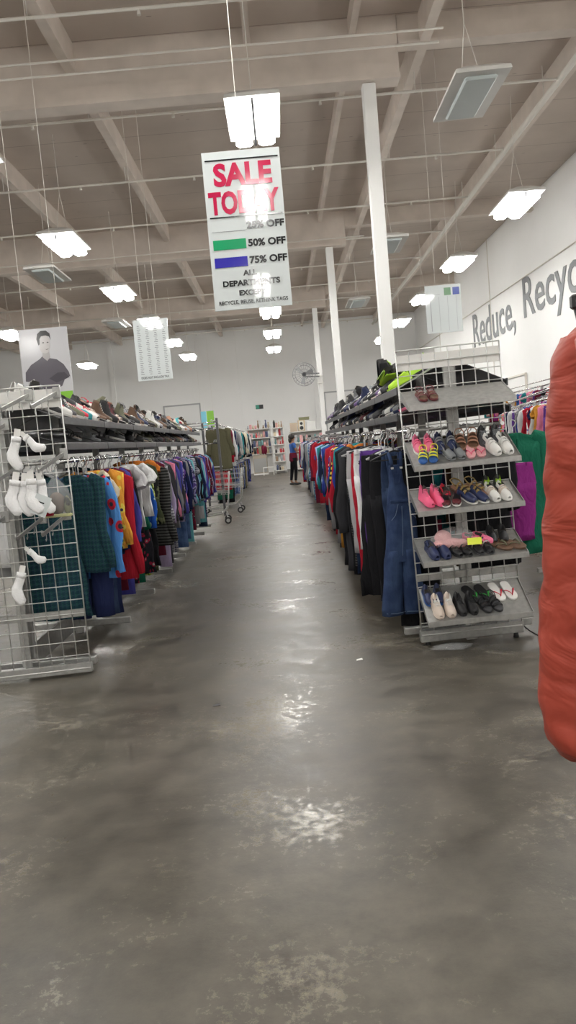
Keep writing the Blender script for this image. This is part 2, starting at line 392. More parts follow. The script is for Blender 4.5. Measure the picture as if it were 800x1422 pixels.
for k, (y, z) in enumerate(((11.2, 6.9), (11.5, 6.86), (21.6, 6.8))):
    q = MB().tube([(XL + .4, y, z), (2.7, y, z)], .015, 6).build('electrical_conduit', pipepaint)
    tag(q, ('thin conduit just in front of the nearest deep ceiling girder', 'lower thin conduit hugging the nearest deep ceiling girder', 'thin conduit in front of the second deep girder')[k], 'conduit', 'conduits by the girders')

# ------------------------------------------------------------------ lights
def fixture_parts(lit):
    h = MB()
    # reflector housing: shallow trapezoid
    def ringat(z, a, b): return [(-a, -b, z), (a, -b, z), (a, b, z), (-a, b, z)]
    h.loft([ringat(0, .34, .70), ringat(.05, .33, .69), ringat(.11, .17, .60), ringat(.15, .12, .5)], smooth=False)
    if lit: h.box((0, 0, -.05), (.03, 1.27, .11), mi=1)
    l = MB()
    if not lit: l.box((0, 0, -.015), (.40, 1.16, .05), bev=.02)
    for s in (-1, 1) if lit else (): l.box((s * .152, 0, -.065), (.228, 1.24, .13), bev=.03)
    wv = MB()
    for s in (-1, 1): wv.tube([(0, s * .45, .15), (0, s * .1, .75), (0, 0, .9)], .005, 4)
    wv.tube([(0, 0, .9), (0, 0, 2.0)], .006, 4)
    u = MB()
    for s in (-1, 1): u.box((s * .06, 0, .152), (.09, .8, .006))  # added strips on the housing top; they glow upward on lit fixtures only
    return (h.mesh('housing', [whitepaint, darkmetal]), u.mesh('added_top_strip', ADDED_GLOW if lit else unlit), l.mesh('lamp_lens', LAMP if lit else unlit), wv.mesh('hanging_wire', pipepaint))
FX = {True: fixture_parts(True), False: fixture_parts(False)}
def fixture(x, y, label, lit, z=5.62):
    e = empty('high_bay_light', (x, y, z), (radians(R.uniform(-1, 1)), radians(R.uniform(-1.5, 1.5)), 0))
    for me in FX[lit]: mkobj(me.name, me, e)
    tag(e, label, 'ceiling light', 'lit high bay lights' if lit else 'unlit high bay lights')
rown = {-8.32: 'far left row', -3.82: 'left row', 0.: 'row above the aisle', 4.88: 'right row'}
for x, nm in rown.items():
    for k in range(10):
        y = -9.27 + 4.93 * k
        if x == 0. and k == 2: y = .05
        if x == 0. and k == 3: y = 5.2
        if k < 3: lab = 'lit twin panel light, %s, behind the viewer, %s from the front wall' % (nm, ordn[k])
        else: lab = 'lit twin panel hanging light, %s, %s from the viewer' % (nm, ordn[k - 3])
        fixture(x, y, lab, True)
for x, nm in ((2.78, 'right of the aisle'), (-4.9, 'left of the aisle')):
    for k, y in enumerate((10.35, 17.9, 25.2)): fixture(x, y, 'switched off hanging light %s, %s from the viewer' % (nm, ordn[k]), False)

# ------------------------------------------------------------------ hanging signs
def rect(parent, x0, x1, z0, z1, mat, name='printed_block', y=-.0065):
    return MB().box(((x0 + x1) / 2, y, (z0 + z1) / 2), (x1 - x0, .0016, z1 - z0)).build(name, mat, parent)
def hang(parent, xs, z, top):
    for x in xs: MB().tube([(x, 0, z - .02), (x, 0, top)], .003, 4).build('hanging_wire', pipepaint, parent)
W_, H_ = .585, 1.175
sg = empty('sale_sign', (-.415 + W_ / 2, 6.0, 2.475), (radians(-2.3), 0, 0))
tag(sg, 'tall white hanging sign reading SALE TODAY with green and blue bars', 'sign')
bd = MB(); cols = [(-W_ / 2 + W_ * i / 16) for i in range(17)]
bd.loft([[(x, x * x / 24 - .005, z) for x in cols] for z in (0, H_)], closed=False, cap=(False, False))
bd.loft([[(x, x * x / 24 + .005, z) for x in reversed(cols)] for z in (0, H_)], closed=False, cap=(False, False))
for z, q_ in ((0, 0), (H_, 1)): bd.loft([[(x, x * x / 24 - .005, z) for x in cols], [(x, x * x / 24 + .005, z) for x in cols]], closed=False, cap=(False, False), smooth=False)
for x in (-W_ / 2, W_ / 2): bd.add([(x, x * x / 24 - .005, 0), (x, x * x / 24 + .005, 0), (x, x * x / 24 + .005, H_), (x, x * x / 24 - .005, H_)], [(0, 1, 2, 3)])
bd.build('sign_board', signwhite, sg)
def bow(o):
    for v in o.data.vertices:
        P = o.matrix_basis @ v.co; P.y += P.x * P.x / 24; v.co = o.matrix_basis.inverted() @ P
def U(u): return (u - .5) * W_
def V(v): return (1 - v) * H_
def st(s, u0, u1, v0, v1, mat, b=.01):
    bow(text_part(s, (u1 - u0) * W_, (v1 - v0) * H_, mat, sg, (U(u0), -.0065, V(v1)), bold=b))
rect(sg, U(.035), U(.975), V(.059), V(.051), ink, 'printed_rule'); rect(sg, U(.04), U(.975), V(.418), V(.41), ink, 'printed_rule')
st('SALE', .13, .88, .075, .222, signred, .04); st('TODAY', .04, .95, .25, .398, signred, .04)
rect(sg, U(.05), U(.48), V(.505), V(.503), inkgrey, 'printed_rule')
st('25% OFF', .50, .985, .45, .496, ink, .04); st('50% OFF', .50, .985, .562, .61, ink, .04); st('75% OFF', .50, .985, .67, .718, ink, .04)
rect(sg, U(.05), U(.475), V(.618), V(.555), signgreen); rect(sg, U(.05), U(.475), V(.73), V(.668), signblue)
st('ALL', .40, .58, .755, .79, ink, .04); st('DEPARTMENTS', .13, .87, .815, .853, ink, .04)
st('EXCEPT', .33, .67, .88, .915, ink, .04); st('RECYCLE, REUSE, RETHINK TAGS', .06, .95, .942, .97, ink, .012)
hang(sg, (0.0,), H_, 4.9)
# portrait poster
ps = empty('portrait_sign', (-2.60, 9.0, 2.13), (0, 0, 0)); tag(ps, 'hanging black and white portrait poster of a smiling person, green corner block', 'sign')
MB().box((0, 0, .42), (.56, .01, .84), bev=.002).build('sign_board', plain('poster_grey', (.56, .56, .58), .1), ps)
def shp(name, pts, col, k): MB().poly(pts, -.0012).build(name, plain('poster_' + name + str(k), col, .12), ps, (0, -.0055 - .0012 * k, 0))
shp('shirt', [(-.25, .26), (-.24, .36), (-.17, .44), (-.06, .50), (-.03, .53), (.05, .50), (.13, .48), (.2, .42), (.25, .33), (.26, .28), (.2, .26), (.16, .18), (.08, .13), (-.04, .13), (-.12, .2), (-.15, .27), (-.2, .25)], (.10, .09, .11), 1)
shp('sleeve', [(.02, .27), (.12, .33), (.2, .33), (.25, .27), (.2, .25), (.1, .22)], (.06, .055, .07), 2)
shp('arm', [(-.22, .25), (-.15, .28), (-.12, .2), (-.06, .14), (-.1, .12), (-.2, .12), (-.24, .17)], (.5, .49, .49), 2)
shp('neck', [(-.03, .52), (-.02, .60), (.05, .58), (.06, .51), (.02, .47)], (.40, .38, .38), 2)
shp('face', [(-.05, .60), (-.045, .72), (-.02, .76), (.05, .76), (.075, .71), (.07, .62), (.045, .565), (.01, .555), (-.03, .57)], (.50, .48, .47), 3)
shp('hair', [(-.06, .65), (-.075, .72), (-.06, .78), (-.02, .81), (.04, .81), (.08, .775), (.085, .70), (.07, .74), (.03, .755), (-.02, .75), (-.04, .72), (-.045, .66)], (.02, .02, .02), 4)
shp('features', [(-.02, .675), (.0, .685), (.01, .675), (0, .67)], (.04, .04, .04), 4); shp('features', [(.035, .675), (.05, .685), (.06, .675), (.05, .67)], (.04, .04, .04), 5)
shp('mouth', [(.0, .61), (.025, .6), (.055, .612), (.03, .592)], (.12, .1, .1), 5)
rect(ps, .07, .27, .02, .115, limegreen); rect(ps, -.28, .06, .0, .12, signwhite, 'caption_band')
hang(ps, (-.2, .2), .84, 5.4)
# price lists
def price_list(x, y, z, w, h, label, top, right=False):
    e = empty('price_list_sign', (x, y, z)); tag(e, label, 'sign')
    MB().box((0, 0, h / 2), (w, .01, h), bev=.002).build('sign_board', signwhite, e)
    m = MB(); ncol = 4
    for c in range(ncol):
        cx = -w * .36 + c * w * .24
        if right:
            m.box((cx, -.0065, h * .4), (.004 if c else .012, .0015, h * .72))
        else:
            for r in range(27):
                m.box((cx + (r % 3) * .003, -.0065, h * (.90 - r * .0305)), (.035 + .012 * ((r * 7 + c) % 3), .0015, .008))
    m.build('printed_columns', fadedink if right else inkgrey, e)
    if right:
        rect(e, .02, .13, h - .17, h - .05, plain('sage_print', (.12, .25, .13), .15), 'printed_block'); rect(e, .16, .27, h - .17, h - .05, plain('slate_blue_print', (.07, .10, .36), .15), 'printed_block')
        rect(e, -.27, -.05, h - .15, h - .145, fadedink, 'printed_rule')
    else:
        text_part('DOES NOT INCLUDE TAX', w * .8, .035, ink, e, (-w * .4, -.0065, .03), bold=.01)
    hang(e, (-w * .2, w * .2), h, top)
price_list(-1.985, 13., 2.65, .57, .99, 'white hanging price list with four columns of small print, left of aisle', 4.9)
price_list(2.84, 13., 3.01, .59, .77, 'white hanging price list with green and blue squares at its top right', 4.5, True)

# ------------------------------------------------------------------ wall mounted fan
fe = empty('wall_fan', (1.12, 31.45, 4.07)); tag(fe, 'round grey cage fan mounted on the far white column', 'fan')
c = MB(); rr = .46
for d, r0 in ((-.12, .2), (-.10, .36), (0, rr), (.1, .36), (-.06, .42)):
    c.tube([(r0 * cos(a), d, r0 * sin(a)) for a in [2 * pi * k / 28 for k in range(29)]], .012 if r0 == rr else .006, 5)
for k in range(20):
    a = 2 * pi * k / 20
    c.tube([(.06 * cos(a), -.13, .06 * sin(a)), (.36 * cos(a), -.10, .36 * sin(a)), (rr * cos(a), 0, rr * sin(a)), (.36 * cos(a), .1, .36 * sin(a))], .004, 4)
c.build('cage', plain('fan_grey', (.25, .25, .26), .4, .5), fe)
bl = MB()
for k in range(3):
    a = radians(20 + 120 * k); u = Vector((cos(a), 0, sin(a))); v = Vector((-sin(a), 0, cos(a)))
    pts = [u * .06 - v * .05, u * .38 - v * .10, u * .40 + v * .08, u * .06 + v * .05]
    vs = [p + Vector((0, .03, 0)) if i < 2 else p - Vector((0, .03, 0)) for i, p in enumerate(pts)]
    vs2 = [p + Vector((0, .012, 0)) for p in vs]
    bl.add(vs + vs2, [(0, 1, 2, 3), (7, 6, 5, 4), (0, 4, 5, 1), (1, 5, 6, 2), (2, 6, 7, 3), (3, 7, 4, 0)])
bl.build('fan_blades', plain('fan_blade', (.28, .28, .28), .4), fe)
MB().tube([(0, -.1, 0), (0, .2, 0)], [.08, .09], 12).build('motor', blackpl, fe)
MB().bar((.05, .1, .02), (.62, .4, .02), .05).bar((.05, .1, -.1), (.62, .4, -.1), .04).build('bracket', darkmetal, fe)
o = MB().box((0, 0, 0), (.2, .08, .28), bev=.01).box((0, -.02, .15), (.26, .1, .02)).box((0, -.02, -.15), (.26, .1, .02)).build('electrical_box', whitepaint, None, (1.78, 31.93, 3.85))
tag(o, 'small electrical box on the far column beside the round fan', 'electrical box')

# posters and exit sign on the back wall
e = empty('banner', (-3.62, 39.5, 2.45)); tag(e, 'blue and green hanging banner far back, left of the aisle', 'banner')
MB().box((0, 0, .45), (.66, .02, .9)).build('banner_sheet', signwhite, e); rect(e, -.32, -.06, .02, .88, cyan, y=-.0115); rect(e, -.04, .32, .02, .88, limegreen, y=-.0115)
hang(e, (-.3, .3), .9, 5.)
e = empty('wall_notice', (-1.02, YB - .03, 3.3)); tag(e, 'small green and black notice high on the far back wall', 'sign')
MB().box((0, 0, .11), (.40, .03, .22)).build('notice_plate', ink, e); rect(e, -.19, -.01, .01, .21, plain('exit_green', (.02, .3, .2), .3), y=-.017)

# ------------------------------------------------------------------ garments
def hanger_mesh(kind):
    m = MB(); col = {'clear': clearpl, 'black': blackpl, 'chrome': chrome}[kind]
    m.tube([(0, .0, -.105), (0, 0, -.05), (0, .0, -.03), (0, 0.018, -.015)] and [(0, 0, -.11), (0, 0, -.045), (.017, 0, -.03), (.024, 0, -.005), (.015, 0, .015), (-.004, 0, .021), (-.02, 0, .008)], .005, 5, 1)
    m.tube([(-.175, 0, -.165), (-.1, 0, -.135), (-.03, 0, -.112), (0, 0, -.105), (.03, 0, -.112), (.1, 0, -.135), (.175, 0, -.165)], .0065, 6, 0)
    m.tube([(-.17, 0, -.167), (.17, 0, -.167)], .004, 5, 0)
    return m.mesh('hanger', [col, chrome])
HM = {k: hanger_mesh(k) for k in ('clear', 'black', 'chrome')}

def g_rings(prof, n, ph, fold, cx=0.):
    """prof: list of (z, halfwidth, halfdepth, foldscale)"""
    rings = []
    for z, a, b, fs in prof:
        ring = []
        for i in range(n):
            t = 2 * pi * i / n; ct, s_ = cos(t), sin(t)
            x = cx + a * (abs(ct) ** .8) * (1 if ct > 0 else -1); y = b * (abs(s_) ** .9) * (1 if s_ > 0 else -1)
            y += fold * fs * (sin(x * 38 + ph + 2 * sin(z * 4)) + .7 * sin(x * 71 + ph * 2.3 + z * 5)) * .85
            x += fold * fs * .35 * sin(z * 19 + ph * 1.7)
            ring.append((x, y, z))
        rings.append(ring)
    return rings
def torso(m, W, L, n, ph, fold=.022, neck=.06, dep=.032):
    z0 = -.095
    P = [(z0, neck, .026, 0), (z0 - .015, neck + .02, .03, .1), (z0 - .03, W * .62, .03, .2), (z0 - .052, W * .86, .03, .3), (z0 - .085, W * .97, .034, .4)]
    k = max(4, int((L - .1) / .09))
    for i in range(k + 1):
        t = i / k; P.append((z0 - .11 - (L - .11) * t, W * (.96 + .06 * t * t), dep + .008 * t, .45 + .55 * t))
    m.loft(g_rings(P, n, ph, fold))
def sleeve(m, sd, W, L, ph, r0=.058, r1=.036, splay=.05):
    z0 = -.165; pts = []; rs = []; k = 7
    for i in range(k + 1):
        t = i / k
        pts.append((sd * (W * .88 + splay * t + .014 * sin(ph + 7 * t)), -.02 + .022 * sin(ph * 1.3 + 5 * t), z0 - L * t)); rs.append(r0 + (r1 - r0) * t + .006 * sin(ph + 16 * t))
    m.tube([(sd * W * .6, 0, z0 + .035)] + pts, [r0 * .8] + rs, 8, 0, flat=.62)
GK = {}
def garment_mesh(kind, var, key):
    k = (kind, var, key)
    if k in GK: return GK[k]
    q = random.Random(kind + str(var)); ph = q.uniform(0, 6); m = MB(); n = 22
    mats = [FAB[key][1]]
    if kind in ('long-sleeved shirt', 'sweater', 'jacket', 'hoodie', 'plaid shirt', 'pyjama set'):
        W = .205 + .01 * var; L = {'jacket': .68, 'hoodie': .62, 'pyjama set': .55}.get(kind, .6) + .02 * var
        torso(m, W, L, n, ph, dep=.045 if kind in ('jacket', 'hoodie') else .03)
        for sd in (-1, 1): sleeve(m, sd, W, .50 + .02 * var, ph + sd, r0=.066 if kind == 'jacket' else .058, r1=.044 if kind == 'jacket' else .036)
        if kind == 'hoodie':
            m.loft(g_rings([(-.07, .05, .04, 0), (-.085, .085, .06, .2), (-.13, .10, .075, .4), (-.2, .08, .07, .4), (-.25, .03, .05, .3)], 14, ph, .01))
            m.box((0, -.055, -.55), (.22, .02, .14), bev=.008)
        if kind in ('jacket', 'plaid shirt', 'pyjama set'):
            for sd in (-1, 1): m.add([(sd * .01, -.034, -.105), (sd * .075, -.03, -.10), (sd * .085, -.048, -.15), (sd * .035, -.055, -.175), (sd * .01, -.025, -.10), (sd * .07, -.02, -.095)], [(0, 1, 2, 3), (4, 5, 1, 0)] if sd > 0 else [(3, 2, 1, 0), (0, 1, 5, 4)])
            m.tube([(0, -.05 - .004 * sin(i), -.15 - i * .1) for i in range(int((L - .1) / .1) + 1)], .007, 5)
        if kind == 'pyjama set':
            for sd in (-1, 1):
                m.tube([(sd * .06, .01, -.5), (sd * .085, .015, -.75), (sd * .09, .01, -.98), (sd * .09, .0, -1.14)], [.085, .08, .07, .075], 10, 0, flat=.4)
    elif kind in ('tee', 'print tee'):
        W = .20 + .012 * var; torso(m, W, .56 + .03 * var, n, ph)
        for sd in (-1, 1): sleeve(m, sd, W, .15, ph, r0=.064, r1=.06, splay=.045)
    elif kind == 'vest top':
        torso(m, .16 + .01 * var, .55, n, ph, neck=.075)
    elif kind == 'dress':
        W = .18; z0 = -.095; P = [(z0, .06, .026, 0), (z0 - .03, W * .7, .03, .2), (z0 - .08, W, .035, .4)]
        for i in range(9): t = i / 8; P.append((z0 - .1 - (.82 + .06 * var) * t, W * (.88 + .38 * t), .035 + .02 * t, .5 + 1.0 * t))
        m.loft(g_rings(P, 26, ph, .026))
    elif kind == 'coat':
        W = .235; torso(m, W, .98 + .04 * var, n, ph, dep=.055)
        for sd in (-1, 1): sleeve(m, sd, W, .6, ph + sd, r0=.07, r1=.05)
        m.tube([(0, -.075, -.15 - i * .1) for i in range(9)], .008, 5)
    elif kind in ('trousers', 'jeans', 'leggings'):
        W = .19 if kind != 'leggings' else .15; Lg = .98 + .03 * var
        m.loft(g_rings([(-.135, W * .92, .022, .2), (-.165, W * .94, .028, .3), (-.18, W * .93, .03, .3), (-.30, W, .038, .5), (-.42, W * 1.02, .042, .6)], 20, ph, .012), cap=(True, False))
        for sd in (-1, 1):
            P = []
            for i in range(8): t = i / 7; P.append((-.40 - (Lg - .30) * t, W * (.53 - .13 * t), .045 - .012 * t, .6 + .5 * t))
            m.loft(g_rings(P, 14, ph + sd, .016, cx=sd * W * (.48 + 0)))
        for x in (-.12, 0, .12): m.box((x, -.034, -.155), (.012, .012, .045))
    elif kind == 'shorts':
        W = .18
        m.loft(g_rings([(-.135, W * .9, .022, .2), (-.18, W * .93, .03, .3), (-.34, W, .04, .5)], 18, ph, .012), cap=(True, False))
        for sd in (-1, 1): m.loft(g_rings([(-.32, W * .52, .045, .5), (-.45, W * .53, .045, .7), (-.58, W * .55, .045, .9)], 12, ph, .014, cx=sd * W * .5))
    me = m.mesh('garment', mats); GK[k] = me
    return me
SNAKE = lambda s: s.replace('-', '_').replace(' ', '_')
CATG = {'long-sleeved shirt': 'shirt', 'plaid shirt': 'shirt', 'pyjama set': 'pyjamas', 'print tee': 'tee', 'tee': 'tee', 'vest top': 'vest'}
def garment(kind, key, label, group, loc, rz=0., s=(1, 1, 1), var=None, hanger='clear', tilt=0.):
    v = R.randrange(3) if var is None else var
    me = garment_mesh(kind, v, key)
    o = mkobj(SNAKE(kind), me, None, loc, (radians(tilt), 0, rz)); o.scale = s
    h = mkobj('hanger', HM[hanger], o)
    tag(o, label, CATG.get(kind, kind), group)
    return o
def row(where, group, x, y0, y1, z, step, palette, kinds, fixed=(), s=(.8, 1), bays=1.22, hanger=('clear', 'clear', 'black'), dirv=None, rzr=14, jx=.015, baynm='bay', rz0=0, sz=1.):
    """garments on a rail that runs along +y from y0 (or along dirv)"""
    y = y0; i = 0; prev = None; fixed = list(fixed)
    dx = dirv or 0.
    while y < y1:
        if fixed: kind, key, ov = fixed.pop(0)
        else: kind, key, ov = None, None, {}
        for tries in range(60):
            kd = kind or R.choice(kinds); ky = key or R.choice(palette)
            b = int((y - y0) / bays)
            kdname = 'shirt' if kd == 'plaid shirt' else kd
            nm = FAB[ky][0] + ' ' + kdname
            base = '%s, %s bay, %s' % (nm, ordn[min(b, 11)], where)
            lab = base + (', behind %s' % prev if prev else ', nearest the viewer')
            if lab not in USED and nm != prev: break
            if kind: break
        sc = ov.get('s', R.uniform(*s)); step_ = ov.get('step', step * R.uniform(.75, 1.25))
        szz = sc * sz if sc * 1.15 * sz < 1.3 else sc
        garment(kd, ky, lab, group, (x + dx * (y - y0) + ov.get('dx', R.uniform(-jx, jx)), y, z + ov.get('dz', 0)), rz0 + ov.get('rz', radians(R.uniform(-rzr, rzr))),
                (sc, ov.get('sy', max(.7, sc) * R.uniform(.65, .9)), ov.get('sz', szz)), ov.get('var'), R.choice(hanger))
        prev = nm; y += step_; i += 1

# ------------------------------------------------------------------ racks (double sided gondolas)
def gondola(name, xc, y0, y1, label, hw=.39, feet=.44, side=(1, 1), nbay=7, shelves=True):
    e = empty(name, (xc, y0, 0)); tag(e, label, 'clothes rack'); Ln = y1 - y0; st_ = Ln / nbay
    zt, zf = 1.905, 1.735
    for k in range(nbay + 1):
        y = min(max(k * st_, .03), Ln - .03)
        MB().box((0, y, .955), (.06, .04, 1.91), bev=.004).build('post', galv, e)
        MB().box((0, y, .10 - .02), (2 * feet, .05, .05), bev=.004).build('foot', galv, e)
        MB().box((0, y, .5), (.05, .02, .05)).tube([(-hw * .82, y, 1.45), (hw * .82, y, 1.45)], .012, 6).build('cross_bar', galv, e)
    MB().box((0, Ln / 2, .14), (.02, Ln - .02, .16)).build('bottom_panel', galv, e)
    for sd in (-1, 1):
        for k in range(nbay):
            if not shelves: continue
            a, b = k * st_ + .008, (k + 1) * st_ - .008
            for (zi, zo, xi, xo, nm) in ((zt, zf, .015, hw, 'top_shelf'), (1.70, 1.56, .03, hw + .01, 'lower_shelf')):
                m = MB(); t = .004
                vs = [(sd * xi, a, zi), (sd * xo, a, zo), (sd * xo, b, zo), (sd * xi, b, zi)]
                vs2 = [(x_, y_, z_ - t) for x_, y_, z_ in vs]
                m.add(vs + vs2, [(0, 1, 2, 3), (7, 6, 5, 4), (0, 4, 5, 1), (1, 5, 6, 2), (2, 6, 7, 3), (3, 7, 4, 0)])
                m.box((sd * xo, (a + b) / 2, zo - .012), (.012, b - a, .05), bev=.002)
                m.build(nm, darkmetal if nm == 'lower_shelf' or sd < 9 else galv, e)
        MB().tube([(sd * hw * .86, .0, 1.45), (sd * hw * .86, Ln, 1.45)], .014, 8).build('hang_rail', chrome, e)
    return e
def wire_grid(w, z0, z1, nx, nz, r=.0035):
    m = MB()
    for i in range(nx + 1):
        x = -w / 2 + w * i / nx; m.tube([(x, 0, z0), (x, 0, z1)], r * (1.5 if i in (0, nx) else 1), 6)
    for k in range(nz + 1):
        z = z0 + (z1 - z0) * k / nz; m.tube([(-w / 2, -.004, z), (w / 2, -.004, z)], r * (1.5 if k in (0, nz) else 1), 6)
    return m

LX, RX = -1.84, 1.17
gl = gondola('clothing_rack', LX, 5.22, 13.95, 'long double-sided metal clothing rack with sloped shoe shelves, left of aisle')
gr = gondola('clothing_rack', RX, 5.25, 13.9, 'long double-sided metal clothing rack with sloped shoe shelves, right of aisle', hw=.37)
# left end panel
pe = empty('wire_end_panel', (LX - .0, 5.12, 0), (0, 0, radians(6)))
tag(pe, 'tall wire grid panel with empty hook arms closing the left rack end', 'wire panel')
wire_grid(.84, .05, 1.95, 10, 20).build('wire_grid', wire, pe)
MB().box((0, .02, .055), (.86, .05, .07), bev=.004).build('base_channel', galv, pe)
MB().box((0, .012, 1.87), (.84, .012, .12)).build('header_strip', whitepaint, pe)
MB().box((0, .015, .43), (.84, .02, .05)).build('cross_brace', galv, pe)
MB().box((0, .04, .98), (.06, .03, 1.9), bev=.004).build('centre_post', galv, pe)
def arm(x, z, dx=-.12, L=.28, dz=-.10):
    m = MB().box((x, -.012, z), (.05, .012, .075), bev=.003)
    m.bar((x, -.01, z), (x + dx, -L, z + dz), .012, .022)
    m.tube([(x + dx, -L, z + dz), (x + dx, -L - .004, z + dz + .03)], .006, 6)
    for k in range(3):
        t = .35 + .25 * k; a = Vector((x + dx * t, -.01 - L * t, z + dz * t - .01))
        m.tube([a, a + Vector((0, 0, -.035)), a + Vector((0, -.02, -.045)), a + Vector((0, -.03, -.03))], .0025, 5)
    m.build('hook_arm', galv, pe)
for x, z in ((.40, 1.90), (.22, 1.90), (.40, 1.50), (.10, 1.44), (.38, 1.10), (.22, 1.09), (-.02, 1.12), (.05, 1.72), (-.2, 1.7), (-.2, 1.35)): arm(x, z)

# right display panel with shelves
shr = empty('shoe_display_rack', (RX - .0, 5.15, 0), (0, radians(-1.2), radians(0)))
tag(shr, 'wire grid end display with five sloped metal shelves of children shoes', 'shoe rack')
wire_grid(.68, .08, 1.98, 8, 23).build('wire_grid', wire, shr)
MB().box((0, .02, .07), (.70, .05, .08), bev=.004).build('base_channel', galv, shr)
for x in (-.3, .3): MB().tube([(x, .02, .0 - .005 * (x > 0)), (x, .02, .05)], [.02, .012], 8).build('leveling_foot', rubber, shr)
MB().box((0, .012, 1.90), (.68, .01, .10)).build('header_strip', whitepaint, shr)
MB().box((0, .03, .98), (.075, .03, 1.94), bev=.004).build('centre_post', galv, shr)
MB().box((0, .02, .47), (.68, .02, .05), bev=.003).build('cross_brace', galv, shr)
SH = [(1.715, 1.595), (1.385, 1.22), (1.065, .935), (.735, .61), (.40, .225)]
for zb, zf in SH:
    m = MB(); t = .005; ya, yb = -.30, -.005; a = .335
    vs = [(-a, ya, zf), (a, ya, zf), (a, yb, zb), (-a, yb, zb)]
    m.add(vs + [(x, y, z - t) for x, y, z in vs], [(0, 1, 2, 3), (7, 6, 5, 4), (0, 4, 5, 1), (1, 5, 6, 2), (2, 6, 7, 3), (3, 7, 4, 0)])
    m.box((0, ya, zf - .002), (2 * a, .008, .035), bev=.002)
    for sx in (-a, a): m.add([(sx - .002, ya, zf + .01), (sx - .002, yb, zb + .01), (sx - .002, yb, zb - .05), (sx - .002, ya, zf - .02), (sx + .002, ya, zf + .01), (sx + .002, yb, zb + .01), (sx + .002, yb, zb - .05), (sx + .002, ya, zf - .02)], [(0, 1, 2, 3), (7, 6, 5, 4), (0, 4, 5, 1), (1, 5, 6, 2), (2, 6, 7, 3), (3, 7, 4, 0)])
    m.build('shelf', galv, shr)

# ------------------------------------------------------------------ shoes
SC = {}
def scol(name, col, rough=.5): SC[name] = plain('shoe_' + name, col, rough); return SC[name]
for nme, c_ in (('white', (.72, .71, .68)), ('cream', (.66, .56, .48)), ('black', (.015, .015, .017)), ('charcoal', (.06, .06, .065)), ('grey', (.2, .21, .22)), ('navy', (.02, .03, .09)), ('blue', (.03, .11, .35)), ('pink', (.75, .16, .28)), ('hot pink', (.85, .12, .25)), ('pale pink', (.68, .35, .36)), ('maroon', (.12, .02, .025)), ('red', (.6, .02, .05)), ('lime', (.45, .75, .04)), ('green', (.05, .45, .07)), ('yellow', (.75, .75, .05)), ('tan', (.38, .2, .13)), ('brown', (.13, .07, .04)), ('gold', (.4, .28, .1)), ('teal', (.03, .3, .33)), ('purple', (.12, .06, .2)), ('orange', (.7, .2, .03)), ('silver', (.4, .4, .42)), ('olive', (.12, .12, .07))): scol(nme, c_)
lin = plain('shoe_lining', (.06, .055, .05), .9)
def outline_w(t, W=.042):
    base = .74 + .04 * sin(t * 6) + (.26 * max(0, min(1, (t - .35) / .33)))
    if t > .72: base *= sqrt(max(0, 1 - ((t - .72) / .285) ** 2))
    if t < .13: base *= sqrt(max(.0, 1 - ((.13 - t) / .135) ** 2))
    return W * base
def slab(m, L, z0, z1, W=.044, mi=0, n=22, arch=0.):
    ts = [.003 + .994 * (.5 - .5 * cos(pi * i / n)) for i in range(n + 1)]
    ring = [(outline_w(t, W), (t - .5) * L) for t in ts] + [(-outline_w(t, W), (t - .5) * L) for t in reversed(ts)]
    rs = []
    for z, k in ((z0, .94), (z0 + .003, 1.), (z1 - .003, 1.), (z1, .95)):
        rs.append([(x * k, y * (1 - (1 - k) * .3), z + (arch * max(0, (y / L + .5) - .85) * 3)) for x, y in ring])
    m.loft(rs, mi, smooth=False)
def upper(m, L, kind):
    hs = {'sneaker': (.072, .062, .05, .036), 'high-top': (.12, .115, .058, .038), 'flat': (.042, .028, .026, .024), 'clog': (.05, .05, .055, .042), 'mary jane': (.045, .034, .03, .03), 'boot': (.16, .155, .06, .042), 'slip-on': (.055, .05, .046, .034)}[kind]
    op = {'sneaker': (.07, .42), 'high-top': (.06, .34), 'flat': (.06, .66), 'clog': (.03, .40), 'mary jane': (.06, .60), 'boot': (.05, .33), 'slip-on': (.06, .45)}[kind]
    us = [-1, -.985, -.94, -.86, -.8, -.76, -.5, -.2, 0, .2, .5, .76, .8, .86, .94, .985, 1]; nt = 22; vs = []; z0 = .018
    T = [.01 + .975 * (.5 - .5 * cos(pi * i / nt)) for i in range(nt + 1)]
    for t in T:
        if t < .3: h = hs[0] + (hs[1] - hs[0]) * t / .3
        elif t < .6: h = hs[1] + (hs[2] - hs[1]) * (t - .3) / .3
        else: h = hs[2] + (hs[3] - hs[2]) * min(1, (t - .6) / .25)
        if t > .88: h *= sqrt(max(.02, 1 - ((t - .88) / .13) ** 2))
        wv = outline_w(t, .041)
        for u in us:
            au = abs(u); lean = 1 - .18 * (h / .07) * (1 - au) * 0
            if op[0] < t < op[1]:
                z = h * min(1, ((1 - au) / .2) ** .5 if au < 1 else 0) if au > .77 else .006
                xx = u * wv * (1 - .10 * min(1, z / .07) * (au > .5))
            else:
                z = h * (1 - au ** 2.4) ** .55 if au < 1 else 0; xx = u * wv
            vs.append((xx, (t - .5) * L * .985, z0 + z))
    nu = len(us); fs = []; ms = []
    for i in range(nt):
        for j in range(nu - 1):
            f = (i * nu + j, i * nu + j + 1, (i + 1) * nu + j + 1, (i + 1) * nu + j)
            inside = 5 <= j <= 10 and op[0] < T[i] and T[i + 1] < op[1] or (4 <= j <= 11 and op[0] < T[i] < op[1])
            fs.append(f); ms.append(1 if inside else 0)
    o = len(m.v); m.v += vs
    for f, k in zip(fs, ms): m.f.append(tuple(i + o for i in f)); m.m.append(k); m.sm.append(True)
    def top(t):
        if t < .6: return z0 + hs[1] + (hs[2] - hs[1]) * max(0, (t - .3)) / .3
        return z0 + hs[2] + (hs[3] - hs[2]) * min(1, (t - .6) / .25)
    return top
